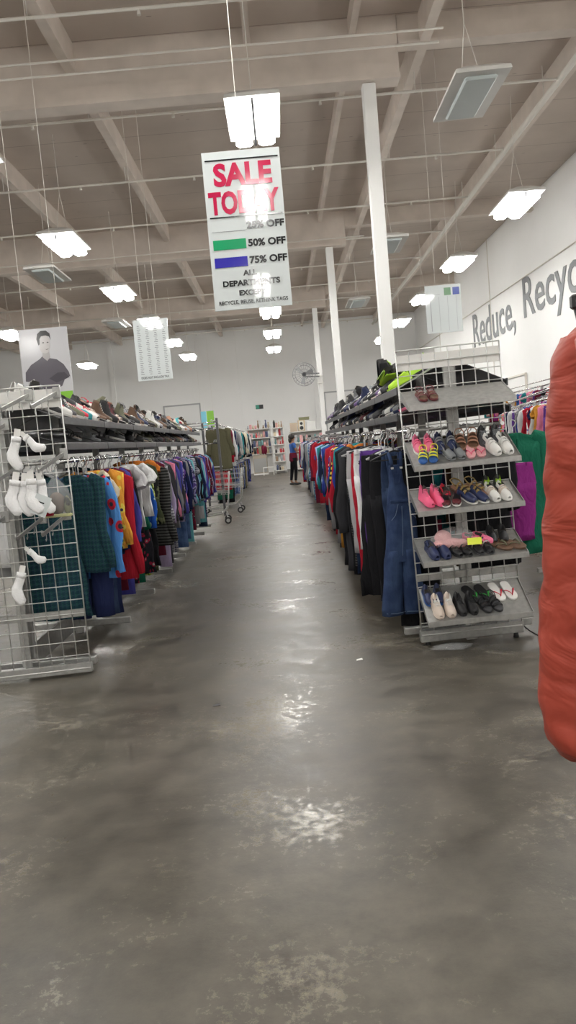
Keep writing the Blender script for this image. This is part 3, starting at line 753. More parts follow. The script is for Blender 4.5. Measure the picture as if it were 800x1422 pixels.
def band(m, L, t0, t1, h, wd=.016, rise=0., W=.043, th=.0035, mi=0):
    """strap arching over the foot from side to side"""
    pts = []
    for i in range(11):
        a = pi * i / 10; t = t0 + (t1 - t0) * i / 10; ww = outline_w(t, W)
        pts.append((-cos(a) * ww * (1 - .0), (t - .5) * L, .016 + h * sin(a) ** .7))
    for k in range(10):
        a, b = Vector(pts[k]), Vector(pts[k + 1]); y = Vector((0, wd / 2, 0)); nrm = (b - a).cross(Vector((0, 1, 0))).normalized() * -th
        m.add([a - y, b - y, b + y, a + y, a - y + nrm, b - y + nrm, b + y + nrm, a + y + nrm], [(0, 3, 2, 1), (4, 5, 6, 7), (0, 1, 5, 4), (1, 2, 6, 5), (2, 3, 7, 6), (3, 0, 4, 7)], mi)
SM = {}
def shoe_parts(kind, c1, c2, c3):
    k = (kind, c1, c2, c3)
    if k in SM: return SM[k]
    L = .235; out = []
    if kind in ('sneaker', 'high-top', 'flat', 'clog', 'mary jane', 'boot', 'slip-on', 'velcro sneaker'):
        uk = 'sneaker' if kind == 'velcro sneaker' else kind
        m = MB(); top = upper(m, L, uk); out.append(m.mesh('upper', [SC[c1], lin if c3 is None or kind not in ('sneaker', 'flat', 'boat') else SC[c3]]))
        s = MB(); slab(s, L, 0, .022 if uk in ('sneaker', 'high-top', 'boot', 'clog') else .012, .0435); out.append(s.mesh('sole', SC[c2]))
        x = MB()
        if kind in ('sneaker', 'high-top', 'boot'):
            for i in range(5):
                t = .40 + .055 * i if kind == 'sneaker' else .36 + .06 * i
                z = top(t) + .003; x.tube([(-.02, (t - .5) * L, z - .008), (-.008, (t - .495) * L, z), (.008, (t - .505) * L, z), (.02, (t - .5) * L, z - .008)], .003, 5)
            for sd in (-1, 1): x.tube([(0, (.40 - .5) * L, top(.4)), (sd * .018, (.37 - .5) * L, top(.4) + .008), (sd * .026, (.42 - .5) * L, top(.4) - .002), (sd * .006, (.41 - .5) * L, top(.4))], .0022, 5)
            out.append(x.mesh('laces', SC[c3 or c2]))
        elif kind == 'velcro sneaker':
            for t in (.42, .56): band(x, L, t, t - .02, top(t) - .006, .022)
            out.append(x.mesh('strap', SC[c3 or c2]))
        elif kind == 'mary jane':
            band(x, L, .36, .40, .05, .014); out.append(x.mesh('strap', SC[c3 or c1]))
        elif kind == 'clog':
            x.tube([(-.036, -.01, .05), (-.037, -.06, .06), (-.025, -.105, .066), (0, -.118, .068), (.025, -.105, .066), (.037, -.06, .06), (.036, -.01, .05)], .007, 6, flat=.5)
            out.append(x.mesh('heel_strap', SC[c3 or c1]))
    elif kind == 'sandal':
        s = MB(); slab(s, L, 0, .02, .043); out.append(s.mesh('sole', SC[c2]))
        s = MB(); slab(s, L * .96, .0195, .023, .040); out.append(s.mesh('footbed', lin if c3 is None else SC[c3]))
        x = MB(); band(x, L, .74, .70, .035, .022); band(x, L, .58, .54, .046, .02); band(x, L, .34, .38, .055, .014)
        x.tube([(-.03, -.04, .05), (-.033, -.075, .065), (-.02, -.11, .07), (0, -.115, .07), (.02, -.11, .07), (.033, -.075, .065), (.03, -.04, .05)], .006, 6, flat=.5)
        out.append(x.mesh('straps', SC[c1]))
    elif kind == 'flip-flop':
        s = MB(); slab(s, L, 0, .017, .044); out.append(s.mesh('sole', SC[c2]))
        x = MB()
        for sd in (-1, 1): x.tube([(sd * .036, -.005, .014), (sd * .03, .015, .034), (sd * .014, .045, .036), (0, .068, .026), (0, .07, .016)], [.008, .009, .007, .005, .004], 6, flat=.45)
        out.append(x.mesh('thong_strap', SC[c1]))
    SM[k] = out
    return out
def shoe(kind, c1, c2, c3, label, group, loc, rot, s=1., parent=None):
    e = empty({'high-top': 'high_top_shoe', 'flat': 'flat_shoe', 'slip-on': 'slip_on_shoe', 'mary jane': 'strap_shoe', 'clog': 'clog_shoe'}.get(kind, SNAKE(kind)), loc, rot); e.scale = (s, s, s)
    for me in shoe_parts(kind, c1, c2, c3): mkobj(me.name, me, e)
    tag(e, label, 'shoe', group)
    return e
MS = {}
def pile_shoe(kind, c1, c2, c3, label, group, loc, rot, s=1.):
    return shoe(kind, c1, c2, c3, label, group, loc, rot, s)

# the end display: (shelf, u across 0..1, back row?, kind, upper, sole, accent, spoken, yaw)
DISP = [
 (0, .21, .55, 'sandal', 'maroon', 'maroon', 'brown', 'maroon strappy sandal', 5, .62),
 (1, .145, .25, 'velcro sneaker', 'pink', 'white', 'hot pink', 'pink double-strap sneaker', 0, .66),
 (1, .36, .3, 'velcro sneaker', 'navy', 'navy', 'grey', 'navy double-strap sneaker', -3, .70),
 (1, .575, .2, 'sandal', 'tan', 'tan', 'brown', 'tan chunky sandal', -8, .74),
 (1, .80, .22, 'sneaker', 'charcoal', 'charcoal', 'grey', 'charcoal sneaker', -6, .74),
 (1, .16, .82, 'sandal', 'yellow', 'blue', 'blue', 'yellow and blue slide', -12, .62),
 (1, .40, .80, 'slip-on', 'grey', 'grey', None, 'grey canvas slip-on', 15, .62),
 (1, .62, .80, 'flip-flop', 'hot pink', 'pale pink', None, 'pink striped slipper', -10, .62),
 (1, .84, .74, 'velcro sneaker', 'white', 'white', 'white', 'white strapped sneaker', 14, .74),
 (2, .28, .18, 'flat', 'red', 'black', None, 'red and black flat', 8, .55),
 (2, .56, .32, 'sandal', 'gold', 'brown', 'tan', 'bronze buckled sandal', 30, .82),
 (2, .79, .28, 'sneaker', 'charcoal', 'grey', 'lime', 'grey sneaker with lime lining', -6, .66),
 (2, .16, .72, 'high-top', 'hot pink', 'hot pink', 'pink', 'hot pink high-top', 18, .62),
 (2, .345, .8, 'flat', 'maroon', 'white', 'black', 'maroon-trimmed black flat', -14, .64),
 (2, .56, .78, 'slip-on', 'navy', 'white', None, 'navy boat shoe', 24, .70),
 (2, .80, .76, 'velcro sneaker', 'white', 'white', 'cream', 'white wide-strap shoe', 12, .68),
 (3, .60, .35, 'clog', 'pink', 'pink', 'hot pink', 'pink rubber clog', 50, .60),
 (3, .80, .2, 'slip-on', 'black', 'white', None, 'black slip-on with white edge', -4, .68),
 (3, .17, .80, 'clog', 'navy', 'navy', 'navy', 'navy rubber clog', 10, .68),
 (3, .38, .82, 'mary jane', 'black', 'black', 'black', 'black strappy flat', 20, .60),
 (3, .60, .80, 'mary jane', 'black', 'charcoal', 'white', 'black shoe with white toe strap', 10, .62),
 (3, .83, .72, 'flip-flop', 'olive', 'brown', None, 'camouflage flip-flop', 50, .78),
 (4, .11, .22, 'slip-on', 'navy', 'blue', None, 'navy blue slip-on', 2, .66),
 (4, .55, .30, 'flip-flop', 'green', 'black', None, 'green and black flip-flop', 22, .72),
 (4, .80, .30, 'flip-flop', 'red', 'white', None, 'red and white flip-flop', 12, .72),
 (4, .17, .80, 'sneaker', 'cream', 'cream', 'white', 'cream canvas shoe', 3, .72),
 (4, .39, .80, 'sneaker', 'black', 'black', 'black', 'black mesh sneaker', 6, .68),
 (4, .62, .80, 'sandal', 'black', 'black', 'charcoal', 'black strappy sandal', 18, .66),
]
SHN = ['top', 'second', 'third', 'fourth', 'bottom']
shr_M = Matrix.Translation((RX, 5.15, 0)) @ Euler((0, radians(-1.2), 0)).to_matrix().to_4x4()
for si, u, v, kind, c1, c2, c3, said, yaw, s in DISP:
    zb, zf = SH[si]; sl = math.atan2(zb - zf, .295)
    for sd in (-1, 1):
        x = (u - .5) * .66 + sd * .050 * s * 1.1; y = -.005 - .295 * (.17 + .60 * v)
        t = (-.005 - y) / .295; z = zb + (zf - zb) * t + .0035
        loc = shr_M @ Vector((x, y, z))
        M3 = Euler((0, radians(-1.2), 0)).to_matrix() @ Euler((sl, 0, 0)).to_matrix() @ Euler((0, 0, pi + radians(yaw + sd * -2))).to_matrix()
        o = shoe(kind, c1, c2, c3, '%s, %s of its pair on the %s display shelf' % (said, 'left' if sd < 0 else 'right', SHN[si]), said + ' pair', loc, M3.to_euler(), s)
        o.scale = (s * 1.16, s * 1.08, s * 1.15)
# bagged plush slippers on the fourth shelf
zb, zf = SH[3]
pl = empty('bagged_slippers', shr_M @ Vector((-.12, -.13, .69))); tag(pl, 'pale pink plush slippers in a clear bag with yellow tag', 'slippers')
plush = plain('pink_plush', (.72, .38, .38), .95, bump=.8, bscale=90)
MB().blob((-.045, .0, .055), (.055, .06, .05), nu=16, nv=10, jit=.04, seed=1).blob((-.02, -.03, .02), (.10, .05, .035), nu=16, nv=10, jit=.04, seed=2).blob((.05, -.04, .015), (.06, .035, .03), nu=14, nv=8, jit=.04).build('plush_slipper', plush, pl)
MB().blob((.02, -.01, .045), (.14, .085, .075), nu=18, nv=12, jit=.10, seed=5).build('clear_bag', film, pl)
MB().box((.135, -.10, .03), (.09, .003, .045), rot=(-.3, 0, -.1)).build('price_tag', plain('yellow_tag', (.75, .85, .05), .4), pl)
# plastic wrap under rack
o = MB().blob((1.0, 5.0, .022), (.13, .05, .022), nu=18, nv=8, jit=.3, seed=3).build('plastic_wrap', film); tag(o, 'crumpled clear plastic wrap on the floor under the shoe display', 'plastic wrap')

# shoes on the long racks' sloped shelves
SK = ['sneaker', 'sneaker', 'sandal', 'flat', 'slip-on', 'velcro sneaker', 'clog', 'mary jane', 'boot', 'high-top']
CC = ['black', 'black', 'charcoal', 'grey', 'brown', 'tan', 'white', 'navy', 'maroon', 'charcoal', 'teal', 'black', 'olive', 'silver', 'cream', 'brown', 'black', 'grey', 'olive', 'red']
def shelf_shoes(where, xc, sd, y0, y1, step, shelf, hw, cols, group, fixed=(), prob=1., layers=(0,)):
    fixed = list(fixed); y = y0; prev = 'shelf end'; n = 0
    zi, zo, xi, xo = (1.905, 1.735, .015, hw) if shelf == 'top' else (1.70, 1.56, .03, hw + .01)
    sl = math.atan2(zi - zo, xo - xi)
    while y < y1:
        for t in (.28, .68) if shelf == 'top' else (.62,):
            if R.random() > prob and not fixed: continue
            f = fixed.pop(0) if fixed else None
            for tr in range(80):
                kd, c1 = (f[0], f[1]) if f else (R.choice(SK), R.choice(cols))
                c2 = f[2] if f else R.choice(['white', 'black', c1, c1, 'cream'])
                c3 = (f[3] if f else R.choice(['white', 'black', None, 'grey']))
                nm = '%s %s' % (c1, {'mary jane': 'strap shoe', 'velcro sneaker': 'sneaker'}.get(kd, kd))
                lab = '%s on %s %s shelf, %s metre, behind %s' % (nm, where, shelf, ordn[min(int(y - y0), 11)], prev)
                if lab not in USED: break
                f = None
            x = xc + sd * (xi + (xo - xi) * t); z = zi + (zo - zi) * t + .005
            tumb = (R.random() < .45 and shelf == 'top' and t < .5)
            M3 = Euler((0, sd * sl, 0)).to_matrix() @ Euler((0, 0, -sd * pi / 2 + R.uniform(-.7, .7))).to_matrix()
            if tumb: M3 = M3 @ Euler((R.uniform(-.9, .3), R.choice((-1, 1)) * R.uniform(.6, 1.4), R.uniform(-1, 1))).to_matrix(); z += .06
            s = R.uniform(.78, 1.0)
            shoe(kd, c1, c2, c3, lab, group, (x, y + R.uniform(-.02, .02), z), M3.to_euler(), s)
            prev = nm
        y += step * R.uniform(.85, 1.2)
shelf_shoes('left rack', LX, 1, 5.42, 13.7, .155, 'top', .39, CC, 'shoes on the left rack top shelf', fixed=[
    ('sneaker', 'white', 'white', 'black'), ('boot', 'black', 'white', 'white'), ('slip-on', 'white', 'white', 'white'), ('sneaker', 'white', 'white', 'red'), ('boot', 'charcoal', 'black', 'grey'), ('high-top', 'charcoal', 'cream', 'white'),
    ('sneaker', 'grey', 'white', 'black'), ('sneaker', 'olive', 'white', 'cream'), ('sneaker', 'purple', 'white', 'white'), ('sneaker', 'red', 'white', 'pink'), ('sneaker', 'teal', 'black', 'teal'), ('clog', 'teal', 'teal', 'black'), ('slip-on', 'black', 'white', None), ('sneaker', 'white', 'white', 'red'), ('sneaker', 'pink', 'white', 'red')])
shelf_shoes('left rack', LX, 1, 5.95, 8.6, .5, 'lower', .39, ['brown', 'charcoal', 'black'], 'shoes on the left rack lower shelf', fixed=[('sandal', 'charcoal', 'grey', 'cream'), ('sandal', 'grey', 'grey', 'grey'), ('sandal', 'charcoal', 'charcoal', None), ('sneaker', 'black', 'white', 'white')], prob=.7)
shelf_shoes('rear left rack', LX, 1, 8.7, 13.7, .17, 'lower', .39, CC, 'shoes on the left rack lower shelf')
shelf_shoes('right rack', RX, -1, 5.8, 13.6, .17, 'top', .37, ['black', 'black', 'black', 'charcoal', 'charcoal', 'navy', 'grey', 'white', 'purple'], 'shoes on the right rack top shelf', fixed=[('high-top', 'lime', 'black', 'black'), ('sneaker', 'lime', 'lime', 'black'), ('boot', 'black', 'black', 'black'), ('sneaker', 'black', 'lime', 'black'), ('flat', 'black', 'black', None)])
shoe('boot', 'lime', 'black', 'black', 'big lime and black boot lying on top of the right rack', None, (.94, 6.25, 1.87), (.5, 1.2, -.9), 1.35)
shoe('boot', 'black', 'black', 'lime', 'big black boot standing beside the lime boot on the right rack', None, (1.0, 6.75, 1.89), (.2, .3, -1.2), 1.2)
shelf_shoes('right rack', RX, -1, 5.45, 13.6, .2, 'lower', .37, ['black', 'white', 'navy', 'charcoal', 'grey', 'black', 'maroon'], 'shoes on the right rack lower shelf', fixed=[('sneaker', 'black', 'pink', 'grey'), ('sneaker', 'grey', 'navy', 'white'), ('sneaker', 'navy', 'white', 'white'), ('slip-on', 'white', 'white', 'white')])
shelf_shoes('left rack far side', LX, -1, 5.5, 8.5, .3, 'top', .39, CC, 'shoes on the far side of the left rack')

# ------------------------------------------------------------------ left rack clothes
K_TOP = ['long-sleeved shirt', 'sweater', 'hoodie', 'jacket', 'tee', 'pyjama set', 'plaid shirt']
PL1 = ['navy', 'charcoal', 'grey', 'light_grey', 'purple', 'indigo', 'plaid_grey', 'charcoal', 'navy', 'stripe_grey', 'black', 'maroon', 'black', 'light_grey', 'sky', 'lilac', 'print_purple', 'denim', 'print_maroon', 'dark_denim', 'grey', 'aqua', 'pink']
r8 = radians
FL = [('plaid shirt', 'plaid_green', dict(s=.92, sz=1.08, rz=r8(-18), step=.06, dx=.03, var=2)), ('trousers', 'navy', dict(s=.9, sz=1.05, dx=.05, step=.05)),
      ('long-sleeved shirt', 'print_blue', dict(s=.98, sz=1.2, rz=r8(-14), step=.07, dx=.07)), ('trousers', 'dark_denim', dict(s=.9, sz=1.0, dx=.06, step=.05)), ('long-sleeved shirt', 'royal', dict(s=.95, sz=1.15, rz=r8(-8), step=.07)),
      ('trousers', 'navy', dict(s=.95, sz=1.02, dx=.05, step=.1)), ('tee', 'cream', dict(s=.9, sz=1., step=.08)), ('long-sleeved shirt', 'print_orange', dict(s=.95, sz=.95, rz=r8(-14), dx=.05, step=.11)),
      ('long-sleeved shirt', 'navy', dict(s=.9, sz=1.1, step=.1)), ('long-sleeved shirt', 'red', dict(s=.98, sz=1.32, rz=r8(-10), dx=.06, step=.12)),
      ('pyjama set', 'maroon', dict(s=.9, sz=.95, step=.12)), ('pyjama set', 'indigo', dict(s=1., sz=1.0, dx=.03, step=.12)), ('pyjama set', 'print_maroon', dict(s=.9, step=.13, sz=.95)),
      ('long-sleeved shirt', 'black', dict(s=.95, step=.1, sz=1.2)), ('tee', 'white', dict(s=1., sz=.9, rz=r8(-30), dx=.10, step=.10)), ('pyjama set', 'print_black', dict(s=.92, step=.1)), ('tee', 'white', dict(s=1.05, sz=.8, rz=r8(-24), dx=.12, step=.1)),
      ('pyjama set', 'green', dict(s=.9, sz=1.02, step=.12)), ('dress', 'print_black', dict(s=1., step=.15)), ('pyjama set', 'print_royal', dict(s=.95, sz=.98, dx=.03, step=.16)), ('pyjama set', 'print_lime', dict(s=.95, step=.12)), ('dress', 'black', dict(s=1., step=.15)), ('pyjama set', 'camo', dict(s=.95, step=.16)),
      ('tee', 'orange', dict(s=.9, step=.08, sz=.6)), ('sweater', 'stripe_black', dict(s=1.1, sz=1.32, rz=r8(-20), dx=.08, step=.18)), ('tee', 'pink', dict(s=.9, step=.07)), ('hoodie', 'indigo', dict(s=1.05, sz=1.2, rz=r8(-12), step=.14)), ('pyjama set', 'maroon', dict(s=.9, step=.1)), ('long-sleeved shirt', 'stripe_grey', dict(s=1., step=.1)), ('hoodie', 'grey', dict(s=1., step=.1))]
row('left rack', 'clothes on the left aisle rack', LX + .335, 5.46, 13.7, 1.45, .068, PL1, K_TOP, FL, s=(.9, 1.08), sz=1.08)
row('left rack far side', 'clothes on the far side of the left rack', LX - .335, 5.5, 8.4, 1.45, .13, ['white', 'light_grey', 'black', 'charcoal', 'plaid_green', 'grey'], K_TOP, [('long-sleeved shirt', 'white', {}), ('jacket', 'light_grey', {}), ('tee', 'white', {}), ('jacket', 'black', {})], s=(.9, 1.05))
# green plaid gown behind the wire panel
garment('dress', 'plaid_green', 'dark green plaid gown hanging behind the wire end panel of left rack', 'clothes on the left aisle rack', (LX + .17, 5.40, 1.45), r8(6), (1.05, .8, 1.08), 0, 'clear')

# ------------------------------------------------------------------ right rack clothes
PR1 = ['black', 'navy', 'red', 'blue', 'royal', 'charcoal', 'teal', 'grey', 'maroon', 'white', 'stripe_navy', 'block_blue', 'block_white', 'block_red', 'purple', 'charcoal', 'print_white', 'sky', 'plaid_blue', 'black', 'navy', 'plaid_red', 'dark_denim', 'indigo']
FR = [('trousers', 'black', dict(s=.85, sz=1.22, dx=.04, step=.09, var=2)), ('trousers', 'dark_denim', dict(s=.9, sz=.98, dx=-.0, step=.10)), ('trousers', 'black', dict(s=1.0, sz=1.12, dx=-.05, step=.09)), ('leggings', 'charcoal', dict(s=1, sz=1.1, dx=-.07, step=.1)),
      ('trousers', 'black', dict(s=1.05, sz=1.14, dx=-.08, step=.12)), ('leggings', 'purple', dict(s=1.1, sz=.9, dx=-.11, step=.1)), ('dress', 'black', dict(s=1.05, sz=1.25, dx=-.08, step=.13)),
      ('leggings', 'white', dict(s=1.1, sz=.8, dx=-.14, step=.12)), ('trousers', 'red', dict(s=1, sz=.98, dx=-.12, step=.12)), ('trousers', 'light_grey', dict(s=1.15, sz=.88, dx=-.12, step=.14)), ('trousers', 'dark_denim', dict(s=1.1, sz=1.03, dx=-.11, step=.12)),
      ('leggings', 'stripe_black', dict(s=1.2, sz=1, dx=-.14, step=.1)), ('trousers', 'black', dict(s=1.1, sz=1.1, dx=-.12, step=.16)), ('coat', 'charcoal', dict(s=1.12, sz=1.12, dx=-.08, step=.2)), ('coat', 'black', dict(s=1.1, sz=1.1, dx=-.10, step=.2)),
      ('coat', 'navy', dict(s=1.05, sz=1.05, dx=-.08, step=.16)), ('tee', 'orange', dict(s=1., sz=.8, dx=-.05, step=.1)), ('hoodie', 'teal', dict(s=1.05, sz=1, dx=-.1, step=.15)), ('pyjama set', 'royal', dict(s=1.05, sz=.85, dx=-.1, step=.15)), ('long-sleeved shirt', 'red', dict(s=1.15, sz=1.1, dx=-.10, step=.2)),
      ('trousers', 'mustard', dict(s=1.1, sz=1.05, dx=-.13, step=.2)), ('pyjama set', 'stripe_yellow', dict(s=1.05, sz=.9, dx=-.1, step=.17)), ('jacket', 'black', dict(s=1.1, dx=-.1)), ('jacket', 'grey', dict(s=1.1, dx=-.1, sz=1.5)), ('pyjama set', 'block_blue', dict(s=1.05, dx=-.1)), ('trousers', 'charcoal', dict(s=1.1, dx=-.1))]
row('right rack', 'clothes on the right aisle rack', RX - .32, 5.5, 13.7, 1.45, .10, PR1, K_TOP + ['pyjama set', 'trousers', 'pyjama set', 'coat', 'pyjama set'], FR, s=(1.0, 1.15), sz=1.12, hanger=('black', 'black', 'clear'), jx=.03)
# right-hand side of that rack
FRR = [('coat', 'black', dict(s=.8, sz=.8, dx=-.10, rz=0, step=.1)), ('trousers', 'magenta', dict(s=1.05, sz=.56, dz=-.22, dx=.12, rz=r8(12), step=.10)), ('coat', 'green', dict(s=1.1, sz=.84, dx=.19, rz=r8(14), step=.16)), ('coat', 'black', dict(s=1.1, sz=1., dx=.02)), ('coat', 'brown', {}), ('jacket', 'navy', {})]
row('right rack far side', 'clothes on the far side of the right rack', RX + .32, 5.48, 13.5, 1.45, .2, ['black', 'navy', 'charcoal', 'brown', 'maroon', 'olive', 'grey', 'purple', 'teal', 'rust'], ['coat', 'jacket', 'coat', 'hoodie', 'sweater', 'trousers'], FRR, s=(.95, 1.05))

# denim overalls at the front of the right rack
ov = empty('denim_overalls', (RX - .40, 5.42, 1.43), (0, 0, radians(10))); tag(ov, 'blue denim dungarees hanging at the front end of the right rack', 'dungarees')
dn = cloth('overall_denim', (.02, .034, .085), 'denim', (.045, .075, .155)); dst = plain('denim_stitch', (.12, .17, .26), .8)
m = MB(); q = []
for z, a, b, cx in ((-.205, .043, .02, .0), (-.215, .046, .024, .0), (-.33, .055, .028, .0), (-.41, .08, .036, .012), (-.455, .094, .045, .02), (-.49, .098, .048, .02), (-.62, .108, .055, .018), (-.78, .118, .055, .008), (-.88, .128, .055, .0)):
    q.append(g_rings([(z, a, b, .4)], 24, 1.3, .012, cx=cx)[0])
m.loft(q, cap=(True, False))
for sd in (-1, 1):
    P = []
    for i in range(9):
        t = i / 8; cx = sd * (.050 + .03 * t ** .6) - .012 * t; P.append(g_rings([(-.80 - .46 * t, .052 + .030 * t ** .5, .055 - .01 * t, .5 + .4 * t)], 18, 2 + sd, .014, cx=cx)[0])
    m.loft(P)
m.build('overall_body', dn, ov)
for sd in (-1, 1):
    MB().tube([(sd * .032, -.03, -.22), (sd * .036, -.03, -.17), (sd * .045, -.01, -.12), (sd * .045, .015, -.10), (sd * .04, .03, -.2), (.01 + sd * .03, .04, -.4)], .013, 8, flat=.25).build('shoulder_strap', dn, ov)
    MB().box((sd * .032, -.036, -.225), (.022, .006, .018), bev=.002).build('buckle', chrome, ov)
MB().box((.0, -.035, -.30), (.055, .008, .07), bev=.002).build('bib_pocket', dn, ov)
MB().box((.02, -.052, -.455), (.18, .010, .02), bev=.003).build('waistband', dn, ov)
st_ = MB()
for sd in (-1, 1): st_.tube([(.02 + sd * .035, -.056, -.475), (.02 + sd * .06, -.058, -.55), (.02 + sd * .09, -.05, -.585)], .002, 5)
for sd in (-1, 1): st_.tube([(-.01 + sd * .074 - .07, -.046, -1.235), (-.01 + sd * .074, -.058, -1.24), (-.01 + sd * .074 + .07, -.046, -1.235)], .002, 5)
st_.tube([(.01, -.056, -.49), (.0, -.064, -.70), (-.01, -.05, -.86)], .002, 5)
st_.build('stitching', dst, ov)
MB().blob((.10, -.05, -.50), (.008, .005, .008)).blob((.108, -.05, -.54), (.008, .005, .008)).build('side_button', chrome, ov)
mkobj('hanger', HM['black'], ov)

# ------------------------------------------------------------------ second racks further down the aisle
def two_tier(name, xc, y0, y1, label, hw=.38, z1=1.98, z2=1.02, n=5):
    e = empty(name, (xc, y0, 0)); tag(e, label, 'clothes rack'); Ln = y1 - y0
    for k in range(n + 1):
        y = Ln * k / n
        MB().box((0, y, (z1 + .05) / 2), (.05, .04, z1 + .05), bev=.004).build('post', darkmetal, e)
        MB().box((0, y, .06), (2 * hw + .1, .05, .05)).build('foot', galv, e)
        for z in (z1, z2): MB().box((0, y, z), (2 * hw, .02, .03)).build('cross_bar', galv, e)
    for sd in (-1, 1):
        for z in (z1, z2): MB().tube([(sd * hw * .9, 0, z), (sd * hw * .9, Ln, z)], .014, 8).build('hang_rail', chrome, e)
    return e
two_tier('tiered_rack', -1.78, 17.9, 30.2, 'two-tier clothing rack further down the left side of the aisle')
FL2 = [('coat', 'olive', dict(s=1.1, sz=.95, rz=r8(-10))), ('jacket', 'red', dict(s=1.1, sz=1.3)), ('jacket', 'maroon', dict(s=1.1)), ('jacket', 'white', dict(s=1.15, sz=1.25, dx=.05)), ('jacket', 'black', dict(s=1.2, sz=1.3)), ('long-sleeved shirt', 'light_grey', dict(s=1.1)), ('jacket', 'navy', {}), ('jacket', 'white', dict(s=1.15))]
row('upper left tiered rack', 'upper clothes on the left tiered rack', -1.44, 18.1, 30., 1.98, .22, ['charcoal', 'grey', 'light_grey', 'navy', 'black', 'teal', 'khaki', 'cream', 'white', 'plaid_grey'], ['jacket', 'long-sleeved shirt', 'hoodie', 'sweater'], FL2, s=(1.05, 1.2), sz=1.1, bays=2.4)
row('lower left tiered rack', 'lower clothes on the left tiered rack', -1.44, 18.1, 30., 1.04, .25, ['black', 'navy', 'indigo', 'denim', 'khaki', 'olive', 'royal', 'plaid_blue', 'dark_denim', 'brown'], ['trousers', 'jeans', 'shorts'], [('shorts', 'red', dict(s=1.1, sz=1.)), ('trousers', 'green', dict(s=1.1, sz=.75)), ('trousers', 'black', dict(s=1.1, sz=.8)), ('trousers', 'black', dict(s=1.1, sz=.85))], s=(.85, .95), bays=2.4, sz=.9)
two_tier('tiered_rack', 1.15, 14.6, 25.4, 'two-tier clothing rack further down the right side of the aisle', z1=1.5, z2=.8)
row('right rear rack', 'clothes on the right rear rack', .81, 14.7, 25.3, 1.5, .16, ['navy', 'dark_denim', 'denim', 'blue', 'royal', 'charcoal', 'indigo', 'black', 'plaid_blue', 'red', 'maroon', 'grey', 'light_grey', 'teal'], ['jacket', 'hoodie', 'pyjama set', 'trousers', 'jeans', 'coat'], [('pyjama set', 'red', {}), ('coat', 'maroon', {}), ('jacket', 'stripe_navy', {}), ('jacket', 'light_grey', {})], s=(1., 1.15), sz=1.05, bays=1.8)
# chrome end frame with bric-a-brac at the end of the left rack
e = empty('rack_end_frame', (-1.5, 14.4, 0)); tag(e, 'tall dark end frame with wire rails standing between the left racks', 'rack frame')
MB().box((.16, 2.2, 1.04), (.05, .05, 2.08)).box((-.5, 2.2, 1.04), (.04, .04, 2.08)).build('post', darkmetal, e)
MB().tube([(-.5, 2.2, 2.0), (.16, 2.2, 2.0)], .012, 6).tube([(-.5, 2.2, 1.55), (.16, 2.2, 1.55)], .012, 6).tube([(.16, 2.2, 2.0), (.16, .9, 2.0)], .012, 6).tube([(-.5, 2.2, 1.85), (.16, 2.2, 1.85)], .01, 6).build('rail', chrome, e)
for k in range(7):
    o = shoe(R.choice(['sandal', 'sneaker', 'flat']), R.choice(['black', 'charcoal', 'grey']), 'black', 'white', 'dark shoe displayed on the left end frame, %s from its left' % ordn[k], 'shoes on the end frame', (-1.95 + .09 * k, 16.58, 1.56 + (.3 if k % 2 else 0)), (0, 0, pi), .9)

# ------------------------------------------------------------------ racks of small kids clothes on the far right
KC = ['red', 'pink', 'white', 'royal', 'blue', 'sky', 'black', 'lime', 'maroon', 'teal', 'print_white', 'stripe_red', 'stripe_navy', 'grey', 'navy', 'purple', 'mustard', 'orange', 'magenta', 'cream']
KK = ['tee', 'long-sleeved shirt', 'dress', 'vest top', 'shorts', 'hoodie']
def slant_rack(n, x0, y0, y1, dx, z1, z2, where, step=.15, lo=True, s=(.55, .72)):
    e = empty('childrens_rack', (x0, y0, 0)); tag(e, 'metal rail rack packed with tiny clothes on the far right, %s row' % n, 'clothes rack')
    Ln = y1 - y0
    for k in range(4):
        y = Ln * k / 3; x = dx * y
        MB().box((x, y, z1 / 2), (.04, .04, z1)).box((x, y, .03), (.6, .05, .04)).build('post', galv, e)
    MB().tube([(0, 0, z1), (dx * Ln, Ln, z1)], .014, 8).tube([(0, .0, z1 + .09), (dx * Ln, Ln, z1 + .09)], .01, 8).build('hang_rail', chrome, e)
    if lo: MB().tube([(0, 0, z2), (dx * Ln, Ln, z2)], .014, 8).build('hang_rail', chrome, e)
    row('%s children rack' % n, 'small clothes on the %s children rack' % n, x0, y0 + .05, y1, z1, step, KC, KK, s=s, bays=1.6, hanger=('clear', 'chrome', 'clear'), dirv=dx, rz0=-math.atan(dx))
    if lo: row('%s children rack lower' % n, 'small clothes on the lower %s children rack' % n, x0, y0 + .1, y1, z2, step * 1.2, KC, KK, s=s, bays=1.6, hanger=('clear', 'chrome'), dirv=dx, rz0=-math.atan(dx))
slant_rack('first', 2.62, 7.3, 12.2, .195, 1.66, .95, '')
slant_rack('second', 3.25, 8.6, 14.0, .195, 1.74, .98, '')
slant_rack('third', 3.95, 10.2, 15.5, .195, 1.85, 1.05, '', lo=False)
slant_rack('fourth', 4.85, 12.4, 19.5, .05, 2.08, 1.1, '', step=.2, lo=False, s=(.65, .8))

